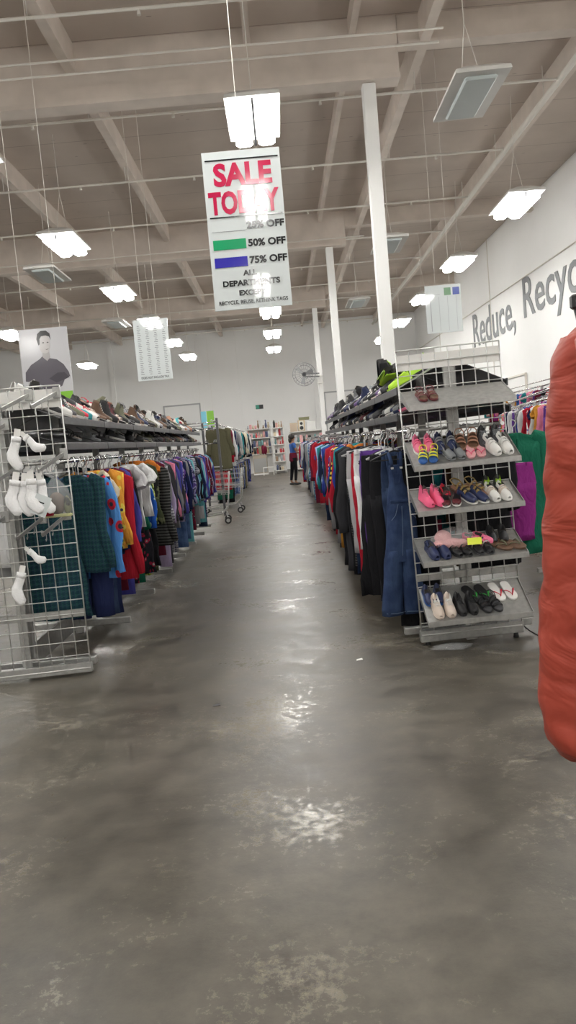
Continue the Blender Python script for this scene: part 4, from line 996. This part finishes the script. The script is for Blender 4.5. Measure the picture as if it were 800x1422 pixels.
# ------------------------------------------------------------------ socks and bag on the left panel
sockm = plain('white_sock_cotton', (.78, .78, .78), .95, bump=.4, bscale=120)
def sock(x, z, label, s=1., rz=0., ry=0., y=4.92):
    e = empty('hanging_sock', (x, y, z), (0, ry, rz)); s *= .84; e.scale = (s, s, s); tag(e, label, 'sock', 'socks on the wire panel')
    m = MB(); m.tube([(.0, 0, 0), (.0, 0, -.05), (-.005, -.002, -.085), (-.01, -.008, -.12), (.0, -.02, -.15), (.03, -.03, -.19), (.055, -.035, -.215), (.066, -.036, -.228)], [.034, .036, .036, .042, .045, .04, .034, .012], 12, flat=.5)
    m.build('sock_body', sockm, e)
    MB().tube([(0, 0, .012), (0, 0, -.03)], [.037, .038], 12, flat=.55).build('cuff', sockm, e)
    MB().box((0, -.0, .04), (.045, .003, .06)).build('header_card', whitepaint, e)
sock(-1.66, 1.62, 'white sock hanging highest on the wire end panel', 1.0, .3, .25)
sock(-1.60, 1.62, 'second white sock folded sideways beside the highest white sock', .8, -.2, -.8)
for k in range(4): sock(-1.68 + .05 * k, 1.35 - .012 * (k % 2), 'white sock in the central bundle on the wire panel, %s from left' % ordn[k], 1.05, .4 - .15 * k, .25 - .12 * k, 4.86 + .025 * (k % 2))
sock(-1.73, .76, 'white sock hanging lowest on the wire end panel', .95, .2, .3)
sock(-1.66, .90, 'small striped white sock sticking out above the lowest sock', .7, -.3, -.9)
sock(-1.86, 1.40, 'white sock at the left edge of the picture on the panel', 1.1, .1, .1)
tg = MB().box((0, 0, 0), (.10, .003, .13), rot=(0, .45, 0)).build('paper_tag', signwhite, None, (-1.53, 4.84, 1.19)); tag(tg, 'white paper label attached to the bundle of white socks', 'label card')
MB().box((0, -.003, .02), (.05, .002, .008), rot=(0, .45, 0)).box((-.01, -.003, -.01), (.06, .002, .006), rot=(0, .45, 0)).box((-.02, -.003, -.03), (.05, .002, .006), rot=(0, .45, 0)).build('print_lines', ink, tg)
bg = empty('gift_bag', (-1.455, 4.93, 1.10)); tag(bg, 'clear plastic bag of small goods hanging on the wire panel', 'bag')
m = MB(); rs = []
for z, a, b in ((.0, .085, .02), (.01, .10, .04), (.1, .10, .045), (.18, .075, .04), (.235, .03, .02), (.25, .02, .015), (.27, .045, .03), (.30, .065, .04)):
    rs.append([(a * cos(2 * pi * i / 18) * (1 + .08 * sin(i * 5 + z * 40)), b * sin(2 * pi * i / 18), z) for i in range(18)])
m.loft(rs, cap=(True, False)).build('film_bag', film, bg)
MB().blob((.0, 0, .09), (.055, .028, .07), jit=.05, nu=14, nv=9).build('brown_soft_toy', plain('brown_toy', (.12, .09, .07), .9), bg)
MB().blob((.065, 0, .075), (.025, .022, .06), jit=.1).build('leopard_toy', FAB['camo'][1], bg)
MB().box((-.05, -.03, .03), (.06, .02, .03), bev=.004).box((-.075, -.02, .11), (.012, .015, .09), rot=(0, .3, 0)).build('red_ribbon', FAB['red'][1], bg)
MB().box((0, 0, .012), (.17, .05, .018), bev=.004).build('base_card', plain('straw', (.5, .5, .22), .8), bg)

# wide white shoes / trainer boxes at the panel top
for k, (x, y) in enumerate(((-1.62, 5.38), (-1.75, 5.36))):
    shoe('sneaker', 'white', 'white', 'grey', 'large white trainer on its side at the left rack front corner, %s' % ('right one' if k == 0 else 'left one'), 'front corner trainers', (x, y, 1.86 + .06 * k), (0, .35, -1.2 + k), 1.0)

# ------------------------------------------------------------------ shopping carts
def cart(x, y, rz, label):
    e = empty('shopping_cart', (x, y, 0), (0, 0, rz)); tag(e, label, 'shopping cart', 'shopping carts by the left racks')
    m = MB()
    for sd in (-1, 1):
        m.tube([(-.40, sd * .26, .14), (.30, sd * .22, .20), (.42, sd * .24, .30), (.50, sd * .24, .98)], .012, 8)
        m.tube([(.38, sd * .24, .20), (.40, sd * .25, .12)], .012, 8)
        m.tube([(.46, sd * .24, .60), (-.36, sd * .18, .66)], .011, 8)
    m.tube([(-.40, -.26, .14), (-.40, .26, .14)], .012, 8).tube([(.3, -.22, .2), (.3, .22, .2)], .012, 8)
    m.build('frame', galv, e)
    b = MB()
    for z, k in ((.56, .0), (.66, .25), (.76, .5), (.86, .75), (.96, 1.)):
        a = .20 + .06 * k; x0 = -.38 - .10 * k
        b.tube([(.47, -a, z), (x0, -a * .85, z), (x0, a * .85, z), (.47, a, z), (.47, -a, z)], .004, 5)
    for i in range(12):
        t = i / 11; xb, xt = .47 - .85 * t, .47 - .95 * t
        for sd in (-1, 1): b.tube([(xb, sd * .19, .56), (xt, sd * .25, .96)], .0022, 4)
        b.tube([(xb, -.19, .56), (xb, .19, .56)], .0035, 4)
    for i in range(7): yy = -.17 + .34 * i / 6; b.tube([(-.38, yy, .56), (-.48, yy * 1.2, .96)], .0022, 4)
    b.build('basket', galv, e)
    MB().tube([(.53, -.26, 1.0), (.55, 0, 1.01), (.53, .26, 1.0)], .017, 8).build('handle', darkmetal, e)
    for sx, sy in ((-.40, -.26), (-.40, .26), (.40, -.25), (.40, .25)):
        wl = MB().tube([(sx, sy - .014, .065), (sx, sy + .014, .065)], .065, 16)
        w_ = wl.build('wheel', rubber, e)
        MB().tube([(sx, sy - .02, .065), (sx, sy + .02, .065)], .035, 12).build('wheel_hub', galv, w_)
        MB().bar((sx, sy, .07), (sx, sy, .15), .03, .02).build('caster_fork', wire, w_)
cart(-1.56, 14.95, .06, 'chrome shopping cart parked just past the end of the left rack')
cart(-1.42, 17.2, -.03, 'chrome shopping cart further back, in front of the olive coat')

# ------------------------------------------------------------------ orange puffer jacket at the right edge
pj = empty('puffer_coat', (0, 0, 0)); tag(pj, 'rust orange quilted puffer coat hanging at the right edge of the view', 'coat')
om, nt_, b_ = newmat('orange_nylon'); b_.inputs['Base Color'].default_value = (.34, .055, .034, 1); b_.inputs['Roughness'].default_value = .5; b_.inputs['Specular IOR Level'].default_value = .25
tc_ = N(nt_, 'ShaderNodeTexCoord'); mp_ = N(nt_, 'ShaderNodeMapping'); mp_.inputs['Scale'].default_value = (3, 3, 7); mp_.inputs['Rotation'].default_value = (.0, .35, 0)
no_ = N(nt_, 'ShaderNodeTexNoise', Scale=1.6, Detail=3., Distortion=1.2); bp_ = N(nt_, 'ShaderNodeBump', Strength=.55, Distance=.03)
nt_.links.new(tc_.outputs['Object'], mp_.inputs[0]); nt_.links.new(mp_.outputs[0], no_.inputs['Vector']); nt_.links.new(no_.outputs['Fac'], bp_.inputs['Height']); nt_.links.new(bp_.outputs[0], b_.inputs['Normal'])
seams = [.84, .93, 1.03, 1.14, 1.22, 1.30, 1.41, 1.52]
def puff(z):
    for a, b in zip([.73] + seams, seams + [1.70]):
        if a <= z <= b: return max(0., sin(pi * (z - a) / (b - a))) ** .5
    return 0.
Y0 = 1.55; m = MB(); rings = []; n = 40; q = random.Random(4)
edge = [(.74, .60), (.75, .53), (.77, .50), (.80, .488), (.84, .482), (.9, .482), (1.0, .488), (1.11, .498), (1.21, .508), (1.3, .516), (1.42, .526), (1.48, .533), (1.56, .548), (1.60, .568), (1.63, .60), (1.65, .65), (1.66, .70)]
def el(z):
    for (a, xa), (b, xb) in zip(edge, edge[1:]):
        if a <= z <= b: return xa + (xb - xa) * (z - a) / (b - a)
    return edge[-1][1]
XC = .86; nz = 110
for k in range(nz + 1):
    z = .742 + (1.658 - .742) * k / nz; xl = el(z); pf = puff(z)
    a = XC - xl; dp = .085 + .009 * pf - (.03 if z > 1.62 or z < .76 else 0); ring = []
    for i in range(n):
        t = 2 * pi * i / n; ct, s_ = cos(t), sin(t)
        wr_ = .004 * sin(t * 9 + z * 25) * (1 - pf) + .0035 * sin(t * 7 + z * 47 + 2 * sin(z * 9)) + .002 * sin(t * 13 - z * 80)
        ring.append((XC + (a - .0025 * (1 - pf) + wr_ * .5) * (abs(ct) ** .75) * (1 if ct > 0 else -1), Y0 + (dp + wr_) * (abs(s_) ** .8) * (1 if s_ > 0 else -1), z + .012 * sin(ct * 9 + z * 6) * (1 if .76 < z < 1.6 else 0)))
    rings.append(ring)
m.loft(rings); m.build('coat_body', om, pj)
sl_ = MB()
P, rs = [], []
for k in range(60):
    t = k / 59; z = 1.60 - .70 * t; P.append((.625 - .03 * t + .03 * sin(3 * t), Y0 - .10 - .02 * sin(pi * t), z)); rs.append(.062 + .007 * puff(z + .02) - .02 * (t > .96))
sl_.tube(P, rs, 16, flat=.9); sl_.build('sleeve', om, pj)
MB().tube([(.74, Y0, 1.63), (.80, Y0, 1.68), (.86, Y0, 1.70), (.92, Y0, 1.68), (.98, Y0, 1.63)], .05, 10, flat=.8).build('collar', om, pj)
MB().tube([(.57, Y0 - .01, 1.60), (.86, Y0 - .01, 1.69), (.86, Y0 - .01, 1.76), (.88, Y0, 1.80), (.86, Y0, 1.82)], .006, 8).build('hanger', blackpl, pj)
MB().tube([(.60, Y0 - .02, 1.60), (.588, Y0 - .02, 1.66)], .004, 6).box((.590, Y0 - .02, 1.67), (.02, .02, .028), bev=.004).build('hanger_clip', blackpl, pj)
ds = empty('display_stand', (.86, Y0 + .0, 0)); tag(ds, 'metal stand that carries the orange puffer coat', 'clothes stand')
MB().tube([(.0, 0, 1.80), (.5, .0, 1.80)], .012, 8).build('top_rail', chrome, ds)
MB().tube([(.5, 0, 0.02), (.5, 0, 1.80)], .016, 10).build('post', chrome, ds)
MB().box((.5, 0, .015), (.5, .5, .03), bev=.01).build('base', galv, ds)

# ------------------------------------------------------------------ far end: shelves of goods
BG = [plain('goods_%d' % i, c_, .5) for i, c_ in enumerate(((.7, .7, .68), (.5, .05, .06), (.6, .35, .3), (.3, .2, .13), (.08, .1, .2), (.6, .5, .35), (.15, .3, .3), (.03, .03, .03), (.75, .4, .4), (.4, .42, .45)))]
GN = ['white', 'red', 'pale pink', 'brown', 'navy', 'beige', 'teal', 'black', 'pink', 'grey']
def shelf_unit(x0, x1, y, zs, label, back=True, dpt=.5):
    e = empty('shelving_unit', ((x0 + x1) / 2, y, 0)); tag(e, label, 'shelving'); w_ = x1 - x0
    for z in zs: MB().box((0, 0, z), (w_, dpt, .04), bev=.004).build('shelf', whitepaint, e)
    for sx in (-1, 1):
        for sy in (-1, 1): MB().box((sx * (w_ / 2 - .02), sy * (dpt / 2 - .02), zs[-1] / 2 + .05), (.04, .04, zs[-1] + .1)).build('post', whitepaint, e)
    if back: MB().box((0, dpt / 2 - .02, zs[-1] / 2), (w_, .01, zs[-1])).build('back_panel', whitepaint, e)
    return e
def goods(x0, x1, y, z, where, n, zmax=.36):
    x = x0 + .06; k = 0
    for i in range(n):
        wd = (x1 - x0 - .1) / n * 1.0; h = R.uniform(.16, zmax); c = R.randrange(10); kd = R.choice(['jar', 'box', 'vase', 'doll'])
        m = MB()
        if kd == 'box': m.box((0, 0, h / 2), (wd, wd, h), bev=.01)
        elif kd == 'jar': m.tube([(0, 0, 0), (0, 0, h * .8), (0, 0, h * .85), (0, 0, h)], [wd * .45, wd * .45, wd * .3, wd * .3], 12)
        elif kd == 'vase': m.tube([(0, 0, 0), (0, 0, h * .3), (0, 0, h * .75), (0, 0, h)], [wd * .25, wd * .48, wd * .2, wd * .3], 12)
        else: m.tube([(0, 0, 0), (0, 0, h * .5), (0, 0, h * .68), (0, 0, h * .7)], [wd * .45, wd * .25, wd * .18, wd * .1], 12).blob((0, 0, h * .82), (wd * .22, wd * .22, h * .16))
        nm = {'jar': 'storage_jar', 'box': 'boxed_item', 'vase': 'vase', 'doll': 'figurine'}[kd]
        o = m.build(nm, BG[c], None, (x + wd / 2, y - .1, z + .021))
        tag(o, '%s %s at the far end, %s, %s from left' % (GN[c], nm.replace('_', ' '), where, ordn[i]), kd, 'goods on ' + where)
        x += (x1 - x0 - .1) / n
shelf_unit(-.42, .14, 37.3, [.12, .55, .95, 1.35, 1.75, 2.15], 'white shelving unit standing at the far end of the aisle')
for k, z in enumerate([.12, .55, .95, 1.35, 1.75, 2.15]): goods(-.42, .14, 37.3, z, '%s shelf of central unit' % ['bottom', 'second', 'third', 'fourth', 'fifth', 'top'][k], 4, .36)
shelf_unit(-1.75, -.5, 39.2, [.95, 1.3, 1.75, 2.2], 'wide shelving with small goods behind the central far unit, left side')
for k, z in enumerate([.95, 1.3, 1.75, 2.2]): goods(-1.75, -.5, 39.2, z, '%s shelf of left unit' % ['bottom', 'second', 'third', 'top'][k], 9, .42)
shelf_unit(.4, 2.0, 37.6, [.1, .85, 1.35, 1.88], 'white shelving at the far end behind the person')
for k, z in enumerate([.85, 1.35]): goods(.4, 2.0, 37.6, z, '%s shelf behind person' % ['lower', 'upper'][k], 11, .38)
# cabinet
e = empty('storage_cabinet', (-1.1, 37.2, 0)); tag(e, 'low grey and tan cabinet at the far end, left of aisle', 'cabinet')
MB().box((0, 0, .5), (.66, .5, .86), bev=.01).build('body', plain('cab_tan', (.33, .28, .22), .5), e)
MB().box((0, -.26, .45), (.60, .02, .66), bev=.004).build('door', plain('cab_grey', (.28, .28, .27), .4), e)
MB().box((0, 0, .035), (.70, .54, .07)).build('plinth', whitepaint, e)
for k, (x, c, said, h) in enumerate(((-1.06, 'khaki', 'tan', .42), (-.93, 'maroon', 'dark red', .45), (-.82, 'maroon', 'wine red', .4))):
    o = MB().blob((0, 0, h / 2), (.09, .08, h / 2), jit=.08, seed=k, nu=12, nv=9).build('stuffed_bag', FAB[c][1], None, (x, 37.2, .945)); tag(o, '%s soft bag standing on the low cabinet at the far end' % said, 'bag', 'bags on the low cabinet')
# boxes on top of right shelving
e = empty('speaker_box', (1.0, 37.5, 1.9)); tag(e, 'tan wooden box with two dark round holes on top of far shelving', 'speaker')
MB().box((0, 0, .26), (.34, .32, .52), bev=.01).build('cabinet', plain('speaker_tan', (.55, .42, .27), .6), e)
for z, r_h in ((.15, .09), (.36, .07)):
    MB().tube([(0, -.175, z), (0, -.155, z)], r_h, 16).build('driver', blackpl, e)
MB().box((0, -.164, .26), (.22, .004, .46)).build('baffle', plain('speaker_baffle', (.7, .68, .62), .6), e)
for x, wd, h, nm, c in ((.62, .34, .42, 'tan cardboard box left of the speaker on far shelving', (.5, .4, .3)), (1.45, .42, .42, 'white box right of the speaker on far shelving', (.7, .7, .68))):
    o = MB().box((0, 0, h / 2), (wd, .3, h), bev=.008).box((0, -.152, h / 2), (.05, .002, h * .98)).build('storage_box', plain('box' + nm[:4], c, .7), None, (x, 37.5, 1.9)); tag(o, nm, 'box')
o = MB().box((0, 0, .06), (.5, .3, .12), bev=.01).box((0, 0, .125), (.52, .32, .02)).build('storage_box', plain('olive_box', (.22, .22, .12), .6), None, (1.15, 37.5, 2.42)); tag(o, 'flat olive box lying on top of the speaker', 'box')
# slatwall panels hanging goods on the left far part
e = empty('glass_frame_rack', (-1.4, 36.0, 0)); tag(e, 'low white wire display table at far end beside the cabinet', 'display table')
MB().box((.68, 0, .35), (.5, .4, .03)).build('top', whitepaint, e)
for x in (.45, .91): MB().box((x, 0, .17), (.03, .36, .34)).build('leg', whitepaint, e)

# ------------------------------------------------------------------ the person browsing the right rear rack
pe_ = empty('person', (.34, 26.0, 0), (0, 0, radians(-78))); tag(pe_, 'person in blue top and black leggings browsing the right clothes rack', 'person')
def skinned(name, verts, edges, radii, mat, parent, root=0):
    me = bpy.data.meshes.new(name); me.from_pydata(verts, edges, []); me.materials.append(mat)
    o = mkobj(name, me, parent); md = o.modifiers.new('skin', 'SKIN'); md.use_smooth_shade = True
    sv = me.skin_vertices[0].data
    for i, r in enumerate(radii): sv[i].radius = r if isinstance(r, tuple) else (r, r); sv[i].use_root = (i == root)
    sb = o.modifiers.new('subdivision', 'SUBSURF'); sb.levels = sb.render_levels = 2
    return o
# local: faces +y
V_ = [(0, 0, .94), (0, 0, 1.08), (0, 0, 1.26), (0, 0, 1.38), (0, .01, 1.44), (0, .02, 1.53), (0, .03, 1.60),
      (.10, 0, .90), (.09, .03, .50), (.09, -.01, .09), (.09, .10, .04), (-.10, 0, .90), (-.10, -.06, .50), (-.10, -.12, .10), (-.10, .0, .04),
      (.17, 0, 1.36), (.20, .06, 1.12), (.16, .28, 1.20), (.14, .36, 1.24), (-.17, 0, 1.36), (-.21, .02, 1.10), (-.18, .22, 1.05), (-.17, .30, 1.07)]
E_ = [(0, 1), (1, 2), (2, 3), (3, 4), (4, 5), (5, 6), (0, 7), (7, 8), (8, 9), (9, 10), (0, 11), (11, 12), (12, 13), (13, 14), (3, 15), (15, 16), (16, 17), (17, 18), (3, 19), (19, 20), (20, 21), (21, 22)]
r0 = [(.10, .085), (.095, .08), (.13, .10), (.10, .08), .05, (.075, .085), (.07, .08), .085, .055, .038, .03, .085, .055, .038, .03, .055, .042, .032, .026, .055, .042, .032, .026]
skinned('body', V_, E_, r0, skin, pe_)
skinned('blue_top', [(0, 0, .93), (0, 0, 1.12), (0, 0, 1.27), (0, 0, 1.38), (.17, 0, 1.365), (.195, .03, 1.2), (-.17, 0, 1.365), (-.20, .01, 1.2)], [(0, 1), (1, 2), (2, 3), (3, 4), (4, 5), (3, 6), (6, 7)], [(.15, .115), (.135, .105), (.15, .115), (.115, .095), .066, .056, .066, .056], FAB['blue'][1], pe_)
skinned('tunic_hem', [(0, 0, .74), (0, 0, .86), (0, 0, .98), (0, 0, 1.12)], [(0, 1), (1, 2), (2, 3)], [(.19, .16), (.185, .155), (.18, .145), (.15, .12)], FAB['maroon'][1], pe_)
skinned('leggings', [(0, 0, .93), (.10, 0, .86), (.09, .03, .50), (.09, -.01, .12), (-.10, 0, .86), (-.10, -.06, .50), (-.10, -.12, .13)], [(0, 1), (1, 2), (2, 3), (0, 4), (4, 5), (5, 6)], [(.13, .11), .095, .064, .046, .095, .064, .046], FAB['black'][1], pe_)
MB().blob((0, -.015, 1.60), (.095, .11, .105), nu=16, nv=10).blob((0, -.08, 1.50), (.07, .05, .10), nu=12, nv=8).build('hair', plain('dark_hair', (.02, .014, .012), .6), pe_)
MB().blob((0, .105, 1.565), (.012, .022, .02)).build('nose', skin, pe_)
MB().blob((.03, .098, 1.59), (.01, .008, .007)).blob((-.03, .098, 1.59), (.01, .008, .007)).build('eyes', blackpl, pe_)
MB().blob((0, .10, 1.53), (.02, .008, .006)).build('mouth', plain('lip', (.3, .08, .07), .5), pe_)
for sx, dy in ((.09, .05), (-.10, -.06)):
    MB().blob((sx, dy, .04), (.045, .13, .04), nu=14, nv=8).build('shoe', blackpl, pe_)
for sd, hx, hy, hz in ((1, .14, .37, 1.245), (-1, -.17, .31, 1.075)):
    h = MB().blob((hx, hy + .02, hz), (.035, .045, .018), nu=10, nv=6)
    for k in range(4): h.tube([(hx - .024 + .016 * k, hy + .05, hz), (hx - .024 + .016 * k, hy + .085, hz - .003), (hx - .024 + .016 * k, hy + .105 - .004 * abs(k - 1.5), hz - .02)], [.009, .008, .006], 6)
    h.tube([(hx - sd * .03, hy + .01, hz), (hx - sd * .048, hy + .04, hz - .006), (hx - sd * .045, hy + .06, hz - .012)], [.011, .009, .007], 6)
    h.build('hand', skin, pe_)

# small floor details
o = MB().tube([(1.62, 5.75, .003), (1.60, 5.3, .003), (1.66, 4.6, .003), (1.70, 4.0, .003)], .004, 5, flat=1).build('floor_crack_strip', rubber); tag(o, 'thin dark joint line in the floor right of the shoe display', 'floor joint')  # thin dark strip drawn for an expansion joint in the concrete
for k, (x, y) in enumerate(((.38, 4.95), (-.5, 4.3))):
    o = MB().add([(-.02, -.012, 0), (.022, -.01, .002), (.018, .014, .006), (-.018, .012, .002), (-.02, -.012, .0015), (.022, -.01, .0035), (.018, .014, .0075), (-.018, .012, .0035)], [(0, 3, 2, 1), (4, 5, 6, 7), (0, 1, 5, 4), (1, 2, 6, 5), (2, 3, 7, 6), (3, 0, 4, 7)]).build('paper_scrap', whitepaint if k == 0 else darkmetal, None, (x, y, .001))
    tag(o, ('tiny white paper scrap on the floor in mid aisle', 'tiny dark scrap on the floor left of mid aisle')[k], 'scrap')
for o_ in COL.objects:
    if o_.parent and 'category' in o_.keys(): del o_['category']
